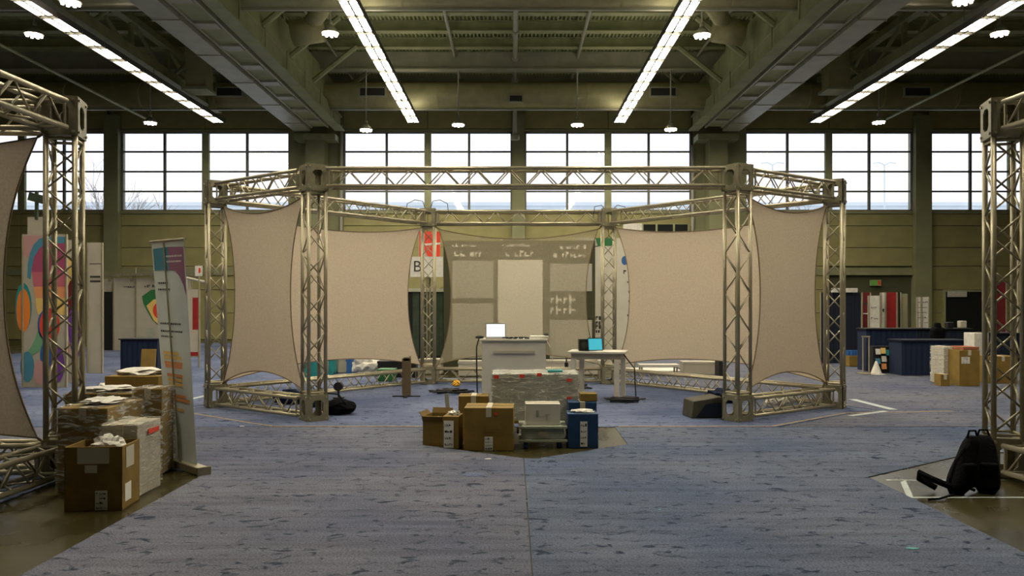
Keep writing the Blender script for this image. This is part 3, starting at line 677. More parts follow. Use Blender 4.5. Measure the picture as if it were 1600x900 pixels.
# left stack
t = carton('open brown cardboard box, frontmost of the left pile, full of white packing', -3.475, -3.045, 6.17, 6.53, G, .5, open_=True, flaps=False, tape_front=True, lab=[(.28,.17,.09,.15)], rz=R(5))
MB().lim(-.06, .03, -.188, -.184, .30, .36).build('tape', M['tape'], t)
MB().box((.218, -.07, .13), (.003, .12, .14)).build('shipping_label', M['label'], t); MB().box((.218, -.03, .40), (.003, .16, .16)).build('tape', M['tape'], t)
def crumple(name, label, cat, c, d, m, seed=1, amp=.35, sub=3):
    bm = bmesh.new(); bmesh.ops.create_icosphere(bm, subdivisions=sub, radius=.5); rnd = random.Random(seed)
    for v in bm.verts:
        s = 1+rnd.uniform(-amp, amp*.4); v.co = Vector((v.co.x*d[0]*s, v.co.y*d[1]*s, max(-.35, v.co.z*s)*d[2]))
    me = bpy.data.meshes.new(name); bm.to_mesh(me); bm.free(); me.materials.append(m); o = link(name, me); o.location = c; return tag(o, label, cat)
crumple('packing_paper', 'crumpled white packing paper bulging from the front left box', 'packing', (-3.22, 6.36, .47), (.26,.24,.18), M['paper'], 2)
t = carton('brown box wrapped in clear film behind the open front left box', -3.87, -3.445, 6.78, 7.45, G, .72, wrap=True)
t = carton('pale film-wrapped carton right of the wrapped box in the left pile', -3.41, -3.115, 6.62, 7.06, G, .60, m='white_dim', wrap=True)
MB().box((.163, .05, .52), (.006, .2, .04)).build('red_tape', M['redink'], t)
carton('plain brown carton at the rear right of the left pile, beside the banner', -3.56, -3.30, 7.48, 7.78, 0, .80, wrap=True, rz=R(3))
carton('low wide carton under film behind the wrapped box of the left pile', -4.28, -3.60, 7.62, 8.12, 0, .74, m='card', wrap=True)
carton('flat brown carton at the back of the left pile, topmost', -4.40, -3.82, 8.6, 9.1, .62, .20, tape=False)
carton('brown carton at the back of the left pile, below the flat topmost one', -4.46, -3.8, 8.55, 9.1, 0, .615)
crumple('plastic_sheet', 'white plastic sheet heaped on the rearmost left carton', 'plastic', (-4.1, 8.85, .845), (.56,.42,.10), M['paper'], 5)
crumple('plastic_sheet', 'white plastic sheet lying on the low wide left carton', 'plastic', (-3.95, 7.85, .77), (.5,.4,.06), M['paper'], 6)
crumple('plastic_sheet', 'white plastic film heaped on the wrapped box nearest the left tower', 'plastic', (-3.64, 7.1, .745), (.34,.5,.05), M['paper'], 8)
crumple('plastic_bag', 'white plastic bag on the floor behind the left pile', 'bag', Vector((at(172,590,13.5).x, 13.5, .12)), (.5,.4,.34), M['paper'], 9)

# centre pile
M['load_grey'] = mat('grey_packed_goods', (.36,.37,.33), .7, noise=.2, nscale=4)
carton('large brown cardboard box at the front of the centre pile', -.52, .02, 8.72, 9.15, G, .47, marks=[(.2,.50,.24,3)], lab=[(.0,.17,.09,.15)], rz=R(-1.5))
q = tag(MB().lim(-.19, -.16, 8.705, 8.712, .38, .41).build('sticker', M['redink']), 'small red sticker on the front of the large centre box', 'sticker')
t = carton('tilted open brown box lying at the left of the centre pile', -.98, -.72, 9.0, 9.3, G, .34, rz=R(-14), tape=False, open_=True)
crumple('packing_paper', 'crumpled brown paper in the open box left of the centre pile', 'packing', (-.85, 9.12, .24), (.18,.18,.14), M['card'], 12)
carton('narrow brown box with a large white label in the centre pile', -.755, -.575, 8.84, 9.12, G, .36, lab=[(-.25,.45,.11,.30)], rz=R(-6), tape=False)
crumple('packing_paper', 'white crumpled wrap on top of the narrow labelled box', 'packing', (-.65, 8.98, .37), (.15,.16,.07), M['paper'], 13)
carton('brown box half hidden behind the large front centre box', -.64, -.28, 9.5, 9.8, G, .51)
t = thing('wooden_pallet', 'low dark wooden pallet under the film-wrapped white load', 'pallet', (.27, 9.93, G))
for y in (-.3, -.15, 0, .15, .3): MB().lim(-.56, .56, y-.055, y+.055, .17, .2).build('deck_board', M['card_in'], t)
for x in (-.5, 0, .5): MB().lim(x-.05, x+.05, -.35, .35, 0, .17).build('bearer', M['card_in'], t)
t = carton('large white load wrapped in crinkled clear film in the centre pile', -.24, .80, 9.62, 10.22, G+.2, .56, m='load_grey', wrap=True, tape=False, name='wrapped_load', cat='package')
for sx, sz in ((-.47,.53), (-.16,.54), (.41,.49), (.41,.27), (.05,.555)):
    MB().lim(sx-.03, sx+.03, -.322, -.317, sz-.02, sz+.02).build('red_sticker', M['redink'], t)
tag(MB().lim(.44,.62,9.75,9.95,.765,.785).build('folder', M['teal']), 'thin teal folder lying on the film-wrapped load', 'folder')
# wheeled case
t = thing('wheeled_case', 'grey flat wheeled case under the white carton', 'case', (.345, 9.06, G))
MB().lim(-.24, .24, -.2, .2, .10, .22).build('body', M['case'], t, bevel=.01); MB().lim(-.27, .27, -.22, .22, .22, .25).build('lid_rim', M['case'], t, bevel=.006)
MB().lim(-.27, .27, -.22, .22, .07, .1).build('base_rim', M['case'], t, bevel=.006)
for sx in (-1, 1):
    MB().lim(sx*.28-.012, sx*.28+.012, -.1, .1, .15, .19).build('handle', M['black'], t)
    for sy in (-1, 1): MB().cyl((sx*.19-.02, sy*.16, .035),(sx*.19+.02, sy*.16, .035),.035,12).build('wheel', M['bluec'], t)
MB().lim(-.05,.05,-.225,-.215,.13,.19).build('latch', M['alu'], t)
t = carton('white carton standing on the grey wheeled case', .15, .54, 8.92, 9.18, G+.25, .24, m='white', tape=False)
mb = MB(); mb.box((-.06,-.132,.13),(.03,.003,.07),).box((.05,-.132,.12),(.06,.003,.008)).box((.04,-.132,.09),(.01,.003,.07)); mb.build('print', M['case'], t)
t = carton('blue carton with a long white label at the right of the centre pile', .62, .96, 8.86, 9.16, G, .385, m='card_blue', tape=False, lab=[(.05,.42,.08,.28)])
t2 = carton('blue carton behind the labelled blue carton', .66, .99, 9.3, 9.6, G, .46, m='card_blue', tape=True)
carton('small brown box on top of the rear blue carton', .80, 1.0, 9.34, 9.54, G+.466, .09, tape=False)
crumple('packing_paper', 'white packing on the top of the front blue carton', 'packing', (.8, 9.0, .39), (.28,.18,.05), M['paper'], 15)
tag(MB().box((-.80, 10.0, .24), (.05,.03,.47), mtx=Matrix.Rotation(R(-6),3,'Y')).build('wooden_stake', M['case']), 'thin grey upright stake left of the film-wrapped load', 'stake')

# ---------------- counter and table ----------------
t = thing('counter', 'white counter with a shelf ledge and laptop in the booth centre', 'counter', (.03, 13.2, 0))
MB().lim(-.52, .52, -.25, -.22, 0, 1.0).build('front_panel', M['white'], t)
for s in (-1, 1): MB().lim(s*.505-.015, s*.505+.015, -.22, .25, 0, 1.0).build('side_panel', M['white'], t)
MB().lim(-.55, .55, -.28, .28, 1.0, 1.03).build('counter_top', M['white'], t, bevel=.005)
MB().lim(-.34, .34, -.275, -.25, .80, .84).build('ledge', M['white_dim'], t)
MB().lim(-.5, .5, -.2, .24, .5, .52).build('shelf', M['white_dim'], t)
def laptop(label, p, rz, m, w_=.31, d_=.22, base=True):
    t = thing('laptop', label, 'laptop', p, rz)
    if base:
        MB().lim(-w_/2, w_/2, -.22, 0, 0, .014).build('keyboard_base', M['alu'], t)
    o = MB().box((0, .0, d_/2+.012), (w_, .01, d_), mtx=Matrix.Rotation(R(-10), 3, 'X')).build('lid', M['black'] if m == 'screen_cyan' else M['alu'], t)
    MB().box((0, -.0065, d_/2+.012), (w_*.92, .004, d_*.88), mtx=Matrix.Rotation(R(-10), 3, 'X')).build('screen', M[m], o)
    return t
laptop('open laptop with a bright white screen on the counter', (-.27, 13.2, 1.03), R(2), 'screen_white', .33, .24)
o = MB().lim(.30, .62-.02, 13.05, 13.3, 1.03, 1.075).build('paper_box', M['paper'], bevel=.004); tag(o, 'flat white box on the right end of the counter top', 'box')
rnd = random.Random(4); mb = MB()
for k in range(5):
    x = -.12+.09*k; mb.tube([(x+.04*math.sin(i*1.3+k), 13.02+.02*math.cos(i*2+k), 1.045+.012*math.sin(i*1.7)) for i in range(9)], .012)
tag(mb.build('cable_tangle', M['black']), 'tangle of black cables on the counter top beside the laptop', 'cable')
tag(crumple('adapter', 'x', 'x', (-.53, 13.05, 1.055), (.14,.1,.06), M['black'], 3), 'black power adapter at the left end of the counter top', 'adapter')
tag(crumple('adapter', 'x', 'x', (.56, 13.0, 1.10), (.08,.08,.05), M['black'], 3), 'black cable end on the white box of the counter top', 'adapter')
tag(MB().tube([(-.54,12.93,1.03),(-.575,12.9,.9),(-.57,12.9,.5),(-.56,12.9,.02)], .012).build('cable', M['black']), 'black cable hanging down the left side of the counter', 'cable')
tag(MB().tube([(.55,12.93,1.03),(.62,12.9,.9),(.66,12.95,.75),(.64,13,.5)], .005).build('cable', M['white']), 'thin white cable hanging off the right side of the counter', 'cable')

t = thing('side_table', 'white side table with four square legs and a raised top', 'table', (1.44, 13.32, 0), R(-12))
MB().lim(-.48, .48, -.3, .3, .785, .82).build('table_top', M['white'], t, bevel=.006)
MB().lim(-.42, .42, -.25, .25, .69, .785).build('apron', M['white_dim'], t)
for x, y in ((-.39,-.22), (.33,-.26), (-.30,.22), (.40,.22)):
    MB().lim(x-.04, x+.04, y-.04, y+.04, 0, .69).build('leg', M['white'], t)
laptop('tilted monitor with a cyan screen on the white side table', (1.37, 13.12, .82), R(14), 'screen_cyan', .25, .21, base=False)
t = thing('speaker_case', 'black case beside the cyan monitor on the side table', 'case', (1.20, 13.3, .82))
MB().lim(-.09,.09,-.1,.1,0,.2).build('body', M['black'], t, bevel=.01); MB().cyl((0,-.1,.1),(0,-.108,.1),.06,14).build('grille', M['grille'], t)
tag(MB().tube([(1.82,13.05,.79),(1.88,13.0,.70),(2.0,13.0,.55),(2.02,13.0,.1),(1.95,12.95,.02)], .011).build('cable', M['black']), 'black cable hanging from the right end of the side table', 'cable')
def tangle(label, c, rx, ry, n, seed):
    rnd = random.Random(seed); mb = MB()
    for k in range(n):
        a0 = rnd.uniform(0, 6); r = rnd.uniform(.3, 1)
        mb.tube([(c[0]+rx*r*math.cos(a0+i*.55)*(1+.2*math.sin(i*2.1+k)), c[1]+ry*r*math.sin(a0+i*.55), .014+.012*k+.02*abs(math.sin(i+k))) for i in range(13)], .012, 5)
    return tag(mb.build('cable_coil', M['black']), label, 'cable')
tangle('heap of black cables at the feet of the side table', (1.82, 12.9), .33, .1, 6, 3)
tangle('black cable coil on the carpet left of the counter', (-1.08, 14.2), .36, .15, 6, 5)
tangle('black cables on the carpet behind the counter by the rear truss', (1.15, 14.9), .35, .12, 6, 8)
t = thing('display_stand', 'brown upright post stand with a flat cross foot in the left of the booth', 'stand', (-1.82, 13.75, 0))
MB().lim(-.075, .075, -.02, .02, .03, .66).build('post', mat('bronze_post', (.16,.12,.065), .5, .3), t)
MB().lim(-.24,.24,-.03,.03,0,.02).lim(-.03,.03,-.2,.2,.0,.018).build('foot', M['black'], t)
MB().lim(-.05,.05,-.02,.02,.62,.68).lim(.05,.075,-.025,.025,.66,.70).build('bracket', M['alu_dark'], t)
t = thing('desk_lamp', 'small black round device standing inside the left floor truss', 'device', (-2.95, 13.55, 0))
MB().cyl((0,0,0),(0,0,.02),.1,14).cyl((0,0,.02),(0,0,.14),.02,8).build('stand', M['black'], t); MB().cyl((0,-.06,.20),(0,.06,.20),.075,14).build('head', M['black'], t)

M['case_dark'] = mat('dark_case', (.055,.05,.032), .6, noise=.2)
# backpacks / bags
def sack(name, label, cat, base, top, wd, dp, m, rz=0, pockets=True, strap=True):
    """soft bag lofted from base point to top point"""
    base = Vector(base); top = Vector(top); t = thing(name, label, cat, base); d = top-base; n = 14; k = 10; vs = []; fs = []
    rot = Matrix.Rotation(rz, 3, 'Z')
    for j in range(k+1):
        v = j/k; s = (1-abs(2*v-1)**5*.45)*(1-.18*v); c = d*v
        for i in range(n):
            a = 2*PI*i/n; ca, sa = math.cos(a), math.sin(a); e = .6
            x = math.copysign(abs(ca)**e, ca)*wd/2*s; y = math.copysign(abs(sa)**e, sa)*dp/2*s*(1+.25*math.sin(v*6))
            vs.append(rot @ Vector((x, y, 0)) + c)
    fs = [(j*n+i, j*n+(i+1) % n, (j+1)*n+(i+1) % n, (j+1)*n+i) for j in range(k) for i in range(n)]+[tuple(range(n))[::-1], tuple(range(k*n, k*n+n))]
    MB().add(vs, fs).build('bag_body', m, t, smooth=True)
    if pockets:
        c = d*.35 + rot @ Vector((0,-dp*.5,0)); MB().box(c, (wd*.66, dp*.35, d.length*.38), mtx=rot).build('front_pocket', m, t, bevel=.02)
    if strap:
        a = d*.97; MB().tube([a+rot@Vector((-.05,0,0)), a+rot@Vector((-.03,0,.06)), a+rot@Vector((.03,0,.06)), a+rot@Vector((.05,0,0))], .01).build('carry_handle', m, t)
        s = rot @ Vector((-wd*.45, -dp*.2, 0))
        MB().tube([d*.8+s, d*.6+s*1.9, d*.3+s*2.0, d*.08+s*1.4, d*.05+s], .014).build('shoulder_strap', m, t)
    return t
sack('backpack', 'black backpack leaning left on the bare concrete at right', 'backpack', (3.76, 6.74, GZ), (3.98, 6.88, .46), .18, .17, M['black_fab'], R(10))
sack('backpack', 'bulky black backpack propped against the right truss, nearer the tower', 'backpack', (4.04, 6.78, GZ), (4.13, 6.98, .45), .22, .18, M['black_fab'], R(-15))
tag(MB().tube([(3.70,6.66,.06),(3.55,6.72,.12),(3.48,6.8,.16),(3.50,6.85,.10),(3.62,6.8,.03)], .028).build('bag_strap', M['black_fab']), 'padded black strap lying loose beside the leaning backpack', 'strap')
tag(MB().tube([(3.66,6.60,.02),(3.5,6.52,.006),(3.40,6.5,.004)], .010).build('bag_strap', M['black_fab']), 'thin black strap end trailing on the concrete', 'strap')
t = thing('duffel_bag', 'dark blue and black bag behind the front left tower', 'bag', (-2.62, 11.62, 0))
crumple('lower_bag', 'x', 'x', (0,0,0), (.55,.4,.26), M['black_fab'], 21, .1); o = bpy.data.objects[-1] if False else None
for o in list(C.objects):
    if o.name.startswith('lower_bag'):
        o.parent = t; o.location = (.08, 0, .09); del o['label']; del o['category']; o.name = 'bag_body'
MB().tube([(-.2,-.1,.15),(-.1,-.15,.32),(.12,-.15,.30),(.25,-.1,.12)], .012).build('carry_handle', M['navy_dark'], t); MB().box((-.2,.0,.2),(.2,.25,.2)).build('top_pouch', M['navy'], t, bevel=.03)
t = thing('equipment_bag', 'slanted black and blue equipment case left of the front right tower', 'case', (2.70, 11.35, 0), R(8))
MB().add([(-.22,-.2,0),(.26,-.2,0),(.26,.2,0),(-.22,.2,0),(-.19,-.2,.24),(.22,-.2,.30),(.22,.2,.30),(-.19,.2,.24)], [(3,2,1,0),(4,5,6,7),(0,1,5,4),(1,2,6,5),(2,3,7,6),(3,0,4,7)]).build('case_body', M['case_dark'], t, bevel=.015)
MB().add([(-.16,-.215,.02),(.24,-.215,.02),(.20,-.215,.22),(-.02,-.215,.2)], [(0,1,2,3)]).build('side_panel', M['navy_dark'], t)

# ---------------- roll-up banner ----------------
bA, bB, tB, tA = Vector((-3.46,8.02,.06)), Vector((-3.0,7.58,.06)), Vector((-3.29,7.98,2.25)), Vector((-3.84,8.48,2.26))
org = Vector((-3.2, 7.75, 0))
def bp(u, v, off=0):
    nrm = Vector((-.69,-.72,.0)); p = (bA*(1-u)+bB*u)*(1-v)+(tA*(1-u)+tB*u)*v; return p + nrm*off - org
t = thing('roll_up_banner', 'tall leaning roll-up banner with teal and rose top beside the left pile', 'banner', org)
def patch(poly, m, name, off=.003, n=1): 
    vs = [bp(u, v, off) for u, v in poly]; return MB().add(vs, [tuple(range(len(vs)))]).build(name, M[m], t)
vs = [bp(i/6, j/12, k) for k in (0, -.003) for j in range(13) for i in range(7)]
fs = [(k*91+j*7+i, k*91+j*7+i+1, k*91+(j+1)*7+i+1, k*91+(j+1)*7+i) for k in (0, 1) for j in range(12) for i in range(6)]
MB().add(vs, fs).build('banner_sheet', M['banner'], t, smooth=True)
patch([(.04,.86),(.5,.86),(.52,.97),(.04,.965)], 'ban_teal', 'top_print')
patch([(.5,.86),(.70,.855),(.82,.83),(.92,.79),(.985,.74),(.985,.965),(.52,.97)], 'ban_rose', 'top_print')
for u0, u1, v, m in ((.12,.42,.80,'ink'), (.12,.5,.77,'ink'), (.1,.75,.61,'ink'), (.1,.8,.575,'ink'), (.1,.45,.55,'ink'), (.45,.9,.925,'label'), (.45,.9,.90,'label')):
    k = 0; u = u0; mb = MB()
    while u < u1:
        wdt = random.uniform(.02,.05); mb.add([bp(a, b, .004) for a, b in ((u,v-.004),(u+wdt,v-.004),(u+wdt,v+.004),(u,v+.004))], [(0,1,2,3)]); u += wdt+.018
    mb.build('print', M[m], t)
for v, u0, u1, m in ((.475,.12,.64,'ban_yellow'), (.455,.13,.72,'ban_yellow'), (.43,.14,.74,'ban_orange'), (.415,.16,.72,'ban_orange'), (.375,.2,.72,'ban_orange'), (.355,.22,.70,'ban_yellow'), (.335,.24,.7,'ban_yellow'), (.285,.14,.78,'ban_orange'), (.268,.16,.9,'ban_orange'), (.225,.16,.7,'ban_yellow')):
    patch([(u0,v-.007),(u1,v-.007),(u1,v+.007),(u0,v+.007)], m, 'print_bar')
MB().cyl(bp(-.03,1.0,0), bp(1.03,1.0,0), .016, 8).build('top_rail', M['alu'], t)
MB().cyl(bp(.42,1.0,.012), bp(.60,.0,.05), .009, 8).build('support_pole', M['alu_dark'], t)
bs = Vector((-3.54, 8.09, 0))-org; be = Vector((-2.88, 7.45, 0))-org; dd = (be-bs).normalized(); ang = math.atan2(dd.y, dd.x)
MB().box((bs+be)/2+Vector((0,0,.035)), ((be-bs).length, .11, .07), rz=ang).build('base_cassette', M['alu'], t, bevel=.008)
MB().box(be+Vector((0,0,.035)), (.02, .13, .08), rz=ang).build('end_cap', M['alu_dark'], t)

# ---------------- background booths ----------------
def board(label, x0, x1, yt, yb, Y, m, name='display_board', cat='board', base=True, th=.05, parts=None, frame=True, zb=None):
    """upright board from pixel extents at depth Y; yb None = to the floor"""
    a, b = at(x0, yt, Y), at(x1, yt, Y); z0 = 0 if yb is None else max(0, at(x0, yb, Y).z)
    if zb is not None: z0 = zb
    t = thing(name, label, cat, (a.x, Y, z0)); W = b.x-a.x; H = a.z-z0
    MB().lim(0, W, 0, th, 0, H).build('board_face', M[m], t)
    if frame:
        for x in (0, W): MB().cyl((x,-.01,0),(x,-.01,H),.02,8).build('frame_post', M['alu'], t)
    def loc(x, y): p = at(x, y, Y); return (p.x-a.x, p.z-z0)
    t_loc = loc
    return t, loc, W, H
def blob(t, loc, pts, m, name='print_shape', off=.006):
    vs = []
    for x, y in pts: X_, Z_ = loc(x, y); vs.append((X_, -off, Z_))
    return MB().add(vs, [tuple(range(len(vs)))]).build(name, M[m], t)
def ell(cx, cy, rx, ry, n=18, a0=0, a1=2*PI, rot=0): 
    r = []
    for i in range(n):
        a = a0+(a1-a0)*i/n; X_, Y_ = rx*math.cos(a), ry*math.sin(a); r.append((cx+X_*math.cos(rot)-Y_*math.sin(rot), cy+X_*math.sin(rot)+Y_*math.cos(rot)))
    return r
M['pale_pink'] = mat('pale_pink_print', (.50,.28,.27), .6); M['magenta'] = mat('magenta_print', (.36,.07,.14), .6); M['mint'] = mat('mint_print', (.16,.36,.20), .6)
# mural wall far left
t, L, W, H = board('colourful abstract mural panel seen behind the near left tower', 36, 104, 366, None, 15.3, 'white_dim', 'mural_panel', 'panel')
blob(t, L, [(37,368),(68,368),(60,376),(52,388),(46,404),(37,398)], 'pale_pink')
blob(t, L, [(43,434),(44,412),(47,396),(53,382),(62,373),(72,370),(103,370),(103,384),(72,382),(62,388),(55,400),(50,418),(48,436)], 'ban_teal', off=.007)
blob(t, L, [(50,420),(54,401),(62,388),(72,381),(103,380),(103,425),(50,425)], 'magenta', off=.008)
blob(t, L, [(50,425),(103,425),(103,448),(53,448)], 'pink', off=.008)
blob(t, L, [(53,448),(103,448),(103,466),(56,466)], 'ban_orange', off=.008)
blob(t, L, [(56,466),(103,466),(103,492),(60,492),(57,480)], 'ban_yellow', off=.008)
blob(t, L, ell(76,508,17,27), 'bluec', off=.009); blob(t, L, ell(78,508,16,26), 'redink', off=.011)
blob(t, L, ell(37,480,13,38), 'teal', off=.009); blob(t, L, ell(37,485,11,34), 'orange', off=.011)
blob(t, L, [(60,514),(70,535),(62,548),(50,556),(42,552),(50,540),(56,528)], 'mint', off=.009)
blob(t, L, ell(43,573,11,24), 'ban_teal', off=.010); blob(t, L, ell(72,556,9,22), 'bluec', off=.010)
blob(t, L, ell(62,582,9,20), 'pale_pink', off=.012); blob(t, L, ell(90,570,11,28), 'purple', off=.011)
t, L, W, H = board('pale header board above the colourful mural', 43, 70, 339, 364, 15.4, 'white_dim', 'header_board', 'board', frame=False, zb=2.95)
for x in (.06, W-.06): MB().lim(x-.02, x+.02, .06, .1, -2.95, H).build('support_pole', M['alu_dark'], t)
t, L, W, H = board('white and red mural panel seen through the near left tower', 98, 131, 375, None, 16.2, 'white_dim', 'mural_panel', 'panel')
blob(t, L, ell(112,440,7,50,rot=-.2), 'ban_yellow'); blob(t, L, ell(108,475,8,40,rot=.15), 'dkred', off=.008); blob(t, L, ell(117,520,10,38,rot=-.1), 'purple', off=.010); blob(t, L, ell(103,545,5,22), 'redink', off=.012)
t = thing('spotlight_arm', 'dark angular lamp fitting standing above the mural header', 'lamp', at(55,345,15.4))
MB().box((.03,0,.3),(.05,.05,.55)).box((.1,0,.42),(.45,.06,.16), mtx=Matrix.Rotation(.25,3,'Y')).build('lamp_body', M['dkgreen'], t)
t, L, W, H = board('narrow white display board with dark print lines right of the near left tower', 137, 160, 379, None, 18.4, 'white_dim')
for y in (431, 438): blob(t, L, [(141,y),(157,y),(157,y+3),(141,y+3)], 'ink', 'print')
blob(t, L, [(140,411.5),(158,411.5),(158,412.5),(140,412.5)], 'ink', 'print')
# long pale partition with rail and doorway
t, L, W, H = board('long pale partition with small print and a target-like emblem behind the skirted table', 178, 300, 434, None, 27.5, 'white_dim', 'partition_wall', 'partition')
mb = MB(); x0, z0 = L(189, 448); dashes(mb, x0, x0+.55, z0, .07, -.004, 4); x0, z0 = L(226, 447); dashes(mb, x0, x0+.5, z0, .09, -.004, 6); mb.build('print', M['ink'], t)
blob(t, L, [(222,463),(236,453),(252,451),(252,512),(238,500),(229,484),(224,474)], 'greenb'); blob(t, L, [(229,478),(240,468),(252,466),(252,511),(240,500)], 'ban_yellow', off=.008); blob(t, L, ell(252,485,13,14), 'redink', off=.010)
blob(t, L, ell(236,520,8,8), 'case', off=.009)
MB().cyl((L(213,434)[0],-.05,0),(L(213,434)[0],-.05,L(213,418)[1]),.025,8).build('upright_pole', M['alu_dark'], t)
t, L, W, H = board('black doorway panel at the left end of the pale partition', 162, 177, 456, None, 27.6, 'dark', 'doorway_panel', 'panel')
t, L, W, H = board('pale board above the black doorway panel', 159, 177, 436, 456, 27.7, 'white_dim', 'header_board', 'board', frame=False, zb=at(0,456,27.6).z+.01)
for x in (.04, W-.04): MB().lim(x-.02, x+.02, .06, .1, -(at(0,456,27.6).z+.01), H).build('support_pole', M['alu_dark'], t)
t = thing('lighting_rail', 'dark horizontal rail above the pale partition', 'rail', at(150, 431, 27.3))
MB().lim(0, 3.6, 0, .1, 0, .1).build('rail_bar', M['alu_dark'], t)
for k in range(5): MB().lim(.4+.75*k, .48+.75*k, .02, .08, -.2, 0).build('rail_bracket', M['alu_dark'], t)
t = thing('sloping_rail', 'pale sloping pipe right of the roll-up banner', 'rail', at(290,434,26)); MB().cyl((0,0,0),(.65,0,-.14),.04,8).build('pipe', M['white_pipe'], t); MB().cyl((.03,0,0),(.03,0,-at(0,434,26).z),.03,8).build('support_pole', M['white_pipe'], t)
# red and white panel
t, L, W, H = board('white panel with a red block right of the roll-up banner', 291, 312, 452, None, 24, 'white_dim')
blob(t, L, [(301,465),(312,465),(312,515),(301,515)], 'red'); blob(t, L, [(291,550),(312,550),(312,556),(291,556)], 'red', off=.008)
t = thing('sign_pole', 'thin pole with a small white sign beside the left outer tower', 'sign', (at(311,475,20).x, 20, 0))
MB().cyl((0,0,0),(0,0,2.6),.02,8).build('pole', M['alu'], t); o = MB().lim(-.09,.09,-.03,-.02,2.3,2.56).build('sign_face', M['paper'], t); MB().lim(.0,.05,-.035,-.03,2.38,2.5).build('sign_mark', M['redink'], o)
# skirted table
def skirted(label, x0, x1, yt, yb, m, depth=.6, topm='black', name='skirted_table', cat='table'):
    Y = 1.6*F/(yb-475); a, b = at(x0, yt, Y), at(x1, yt, Y); W = b.x-a.x; H = a.z
    t = thing(name, label, cat, (a.x, Y, 0)); nx = max(8, int(W/.06)); pts = [(W*i/nx, .02*math.sin(i*PI)*0+(-.006 if i % 2 else .006)) for i in range(nx+1)]
    mb = MB(); mb.prism(pts+[(W, depth), (0, depth)], 0.005, H-.03); mb.build('skirt', M[m], t)
    MB().lim(-.03, W+.03, -.04, depth+.03, H-.03, H).build('table_top', M[topm], t); return t
skirted('navy skirted table left of the roll-up banner', 188, 246, 529, 580, 'navy')
tag(MB().box((at(230,560,18.6).x, 18.66, .275), (.33,.05,.54), mtx=Matrix.Rotation(R(-8),3,'X')).build('paper_bag', M['card']), 'brown flat bag leaning on the navy skirted table', 'bag')
M['backdrop'] = mat('olive_backdrop', (.05,.05,.025), .85)
# ---- centre background ----
t, L, W, H = board('olive backdrop with pale poster areas seen through the central fabric', 693, 930, 376, None, 18.6, 'backdrop', 'backdrop_wall', 'partition', frame=False)
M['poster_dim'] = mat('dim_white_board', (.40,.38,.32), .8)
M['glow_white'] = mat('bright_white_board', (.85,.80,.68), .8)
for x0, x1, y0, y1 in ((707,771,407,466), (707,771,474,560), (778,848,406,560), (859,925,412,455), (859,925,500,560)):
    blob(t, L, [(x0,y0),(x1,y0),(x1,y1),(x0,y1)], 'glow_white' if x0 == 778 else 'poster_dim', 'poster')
mb = MB()
for (x0, x1, y, h) in ((703,745,383,.08), (703,757,396,.14), (785,830,383,.07), (790,835,396,.14), (875,918,386,.10), (865,922,398,.14), (860,910,468,.2), (860,908,484,.2)):
    xa, za = L(x0, y); xb, _ = L(x1, y); dashes(mb, xa, xb, za, h, -.008, x0)
mb.build('print', M['glow_white'], t)
t, L, W, H = board('red and white emblem board behind the back left tower', 654, 688, 362, 404, 21.5, 'white_dim', 'emblem_board', 'board', zb=at(0,404,21.5).z, frame=False)
blob(t, L, [(655,362),(660,362),(660,402),(655,402)], 'redink'); blob(t, L, [(663,362),(688,362),(688,400),(678,404),(668,400),(663,390)], 'redink'); blob(t, L, [(660,381),(688,379),(688,382),(660,384)], 'paper', off=.009)
MB().lim(W/2-.03, W/2+.03, .06, .1, -at(0,404,21.5).z, H).build('support_pole', M['alu_dark'], t)
zb = at(0,432,21).z
t, L, W, H = board('white hanging sign with a large letter B behind the back left tower', 641, 692, 401, 432, 21.3, 'paper', 'letter_sign', 'sign', zb=zb, frame=False)
text(t, 'B', .42, (L(652,417)[0], -.004, L(652,417)[1]), (PI/2, 0, 0), M['ink'])
MB().lim(W/2-.02, W/2+.02, .06, .1, -zb, H*.5).build('support_pole', M['alu_dark'], t)
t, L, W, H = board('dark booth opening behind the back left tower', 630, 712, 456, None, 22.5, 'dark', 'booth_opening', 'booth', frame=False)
MB().lim(-.05, W+.05, -.06, .08, H, H+.1).build('header_bar', M['steel_light'], t)
for x0, x1 in ((645,655), (662,692), (696,701)): blob(t, L, [(x0,456),(x1,456),(x1,556),(x0,556)], 'dkgreen', 'drape', off=.02)
t, L, W, H = board('tall white booth panel with dark print behind the back right tower', 905, 992, 372, None, 19.5, 'white', 'display_wall', 'partition')
blob(t, L, [(930,372),(962,372),(958,384),(934,385)], 'greenb'); blob(t, L, ell(976,407,5,7), 'bluec'); blob(t, L, [(906,385),(935,384),(935,385.5),(906,386.5)], 'ink', 'print')
mb = MB()
for x0, x1, y, h in ((918,930,468,.08), (921,941,497,.09), (921,938,505,.09), (921,940,511,.09), (922,940,517,.09), (974,986,425,.09), (980,988,440,.08), (982,988,455,.08), (982,988,470,.08), (980,986,492,.08), (978,986,510,.08)):
    xa, za = L(x0, y); xb, _ = L(x1, y); dashes(mb, xa, xb, za, h, -.008, x0)
mb.build('print', M['ink'], t)
t, L, W, H = board('white board above the right rear fabric', 974, 1003, 349, 362, 24, 'paper', 'header_board', 'board', zb=at(0,362,24).z, frame=False)
MB().lim(.1,.16,.05,.1,-at(0,362,24).z, H*.5).build('support_pole', M['alu_dark'], t)
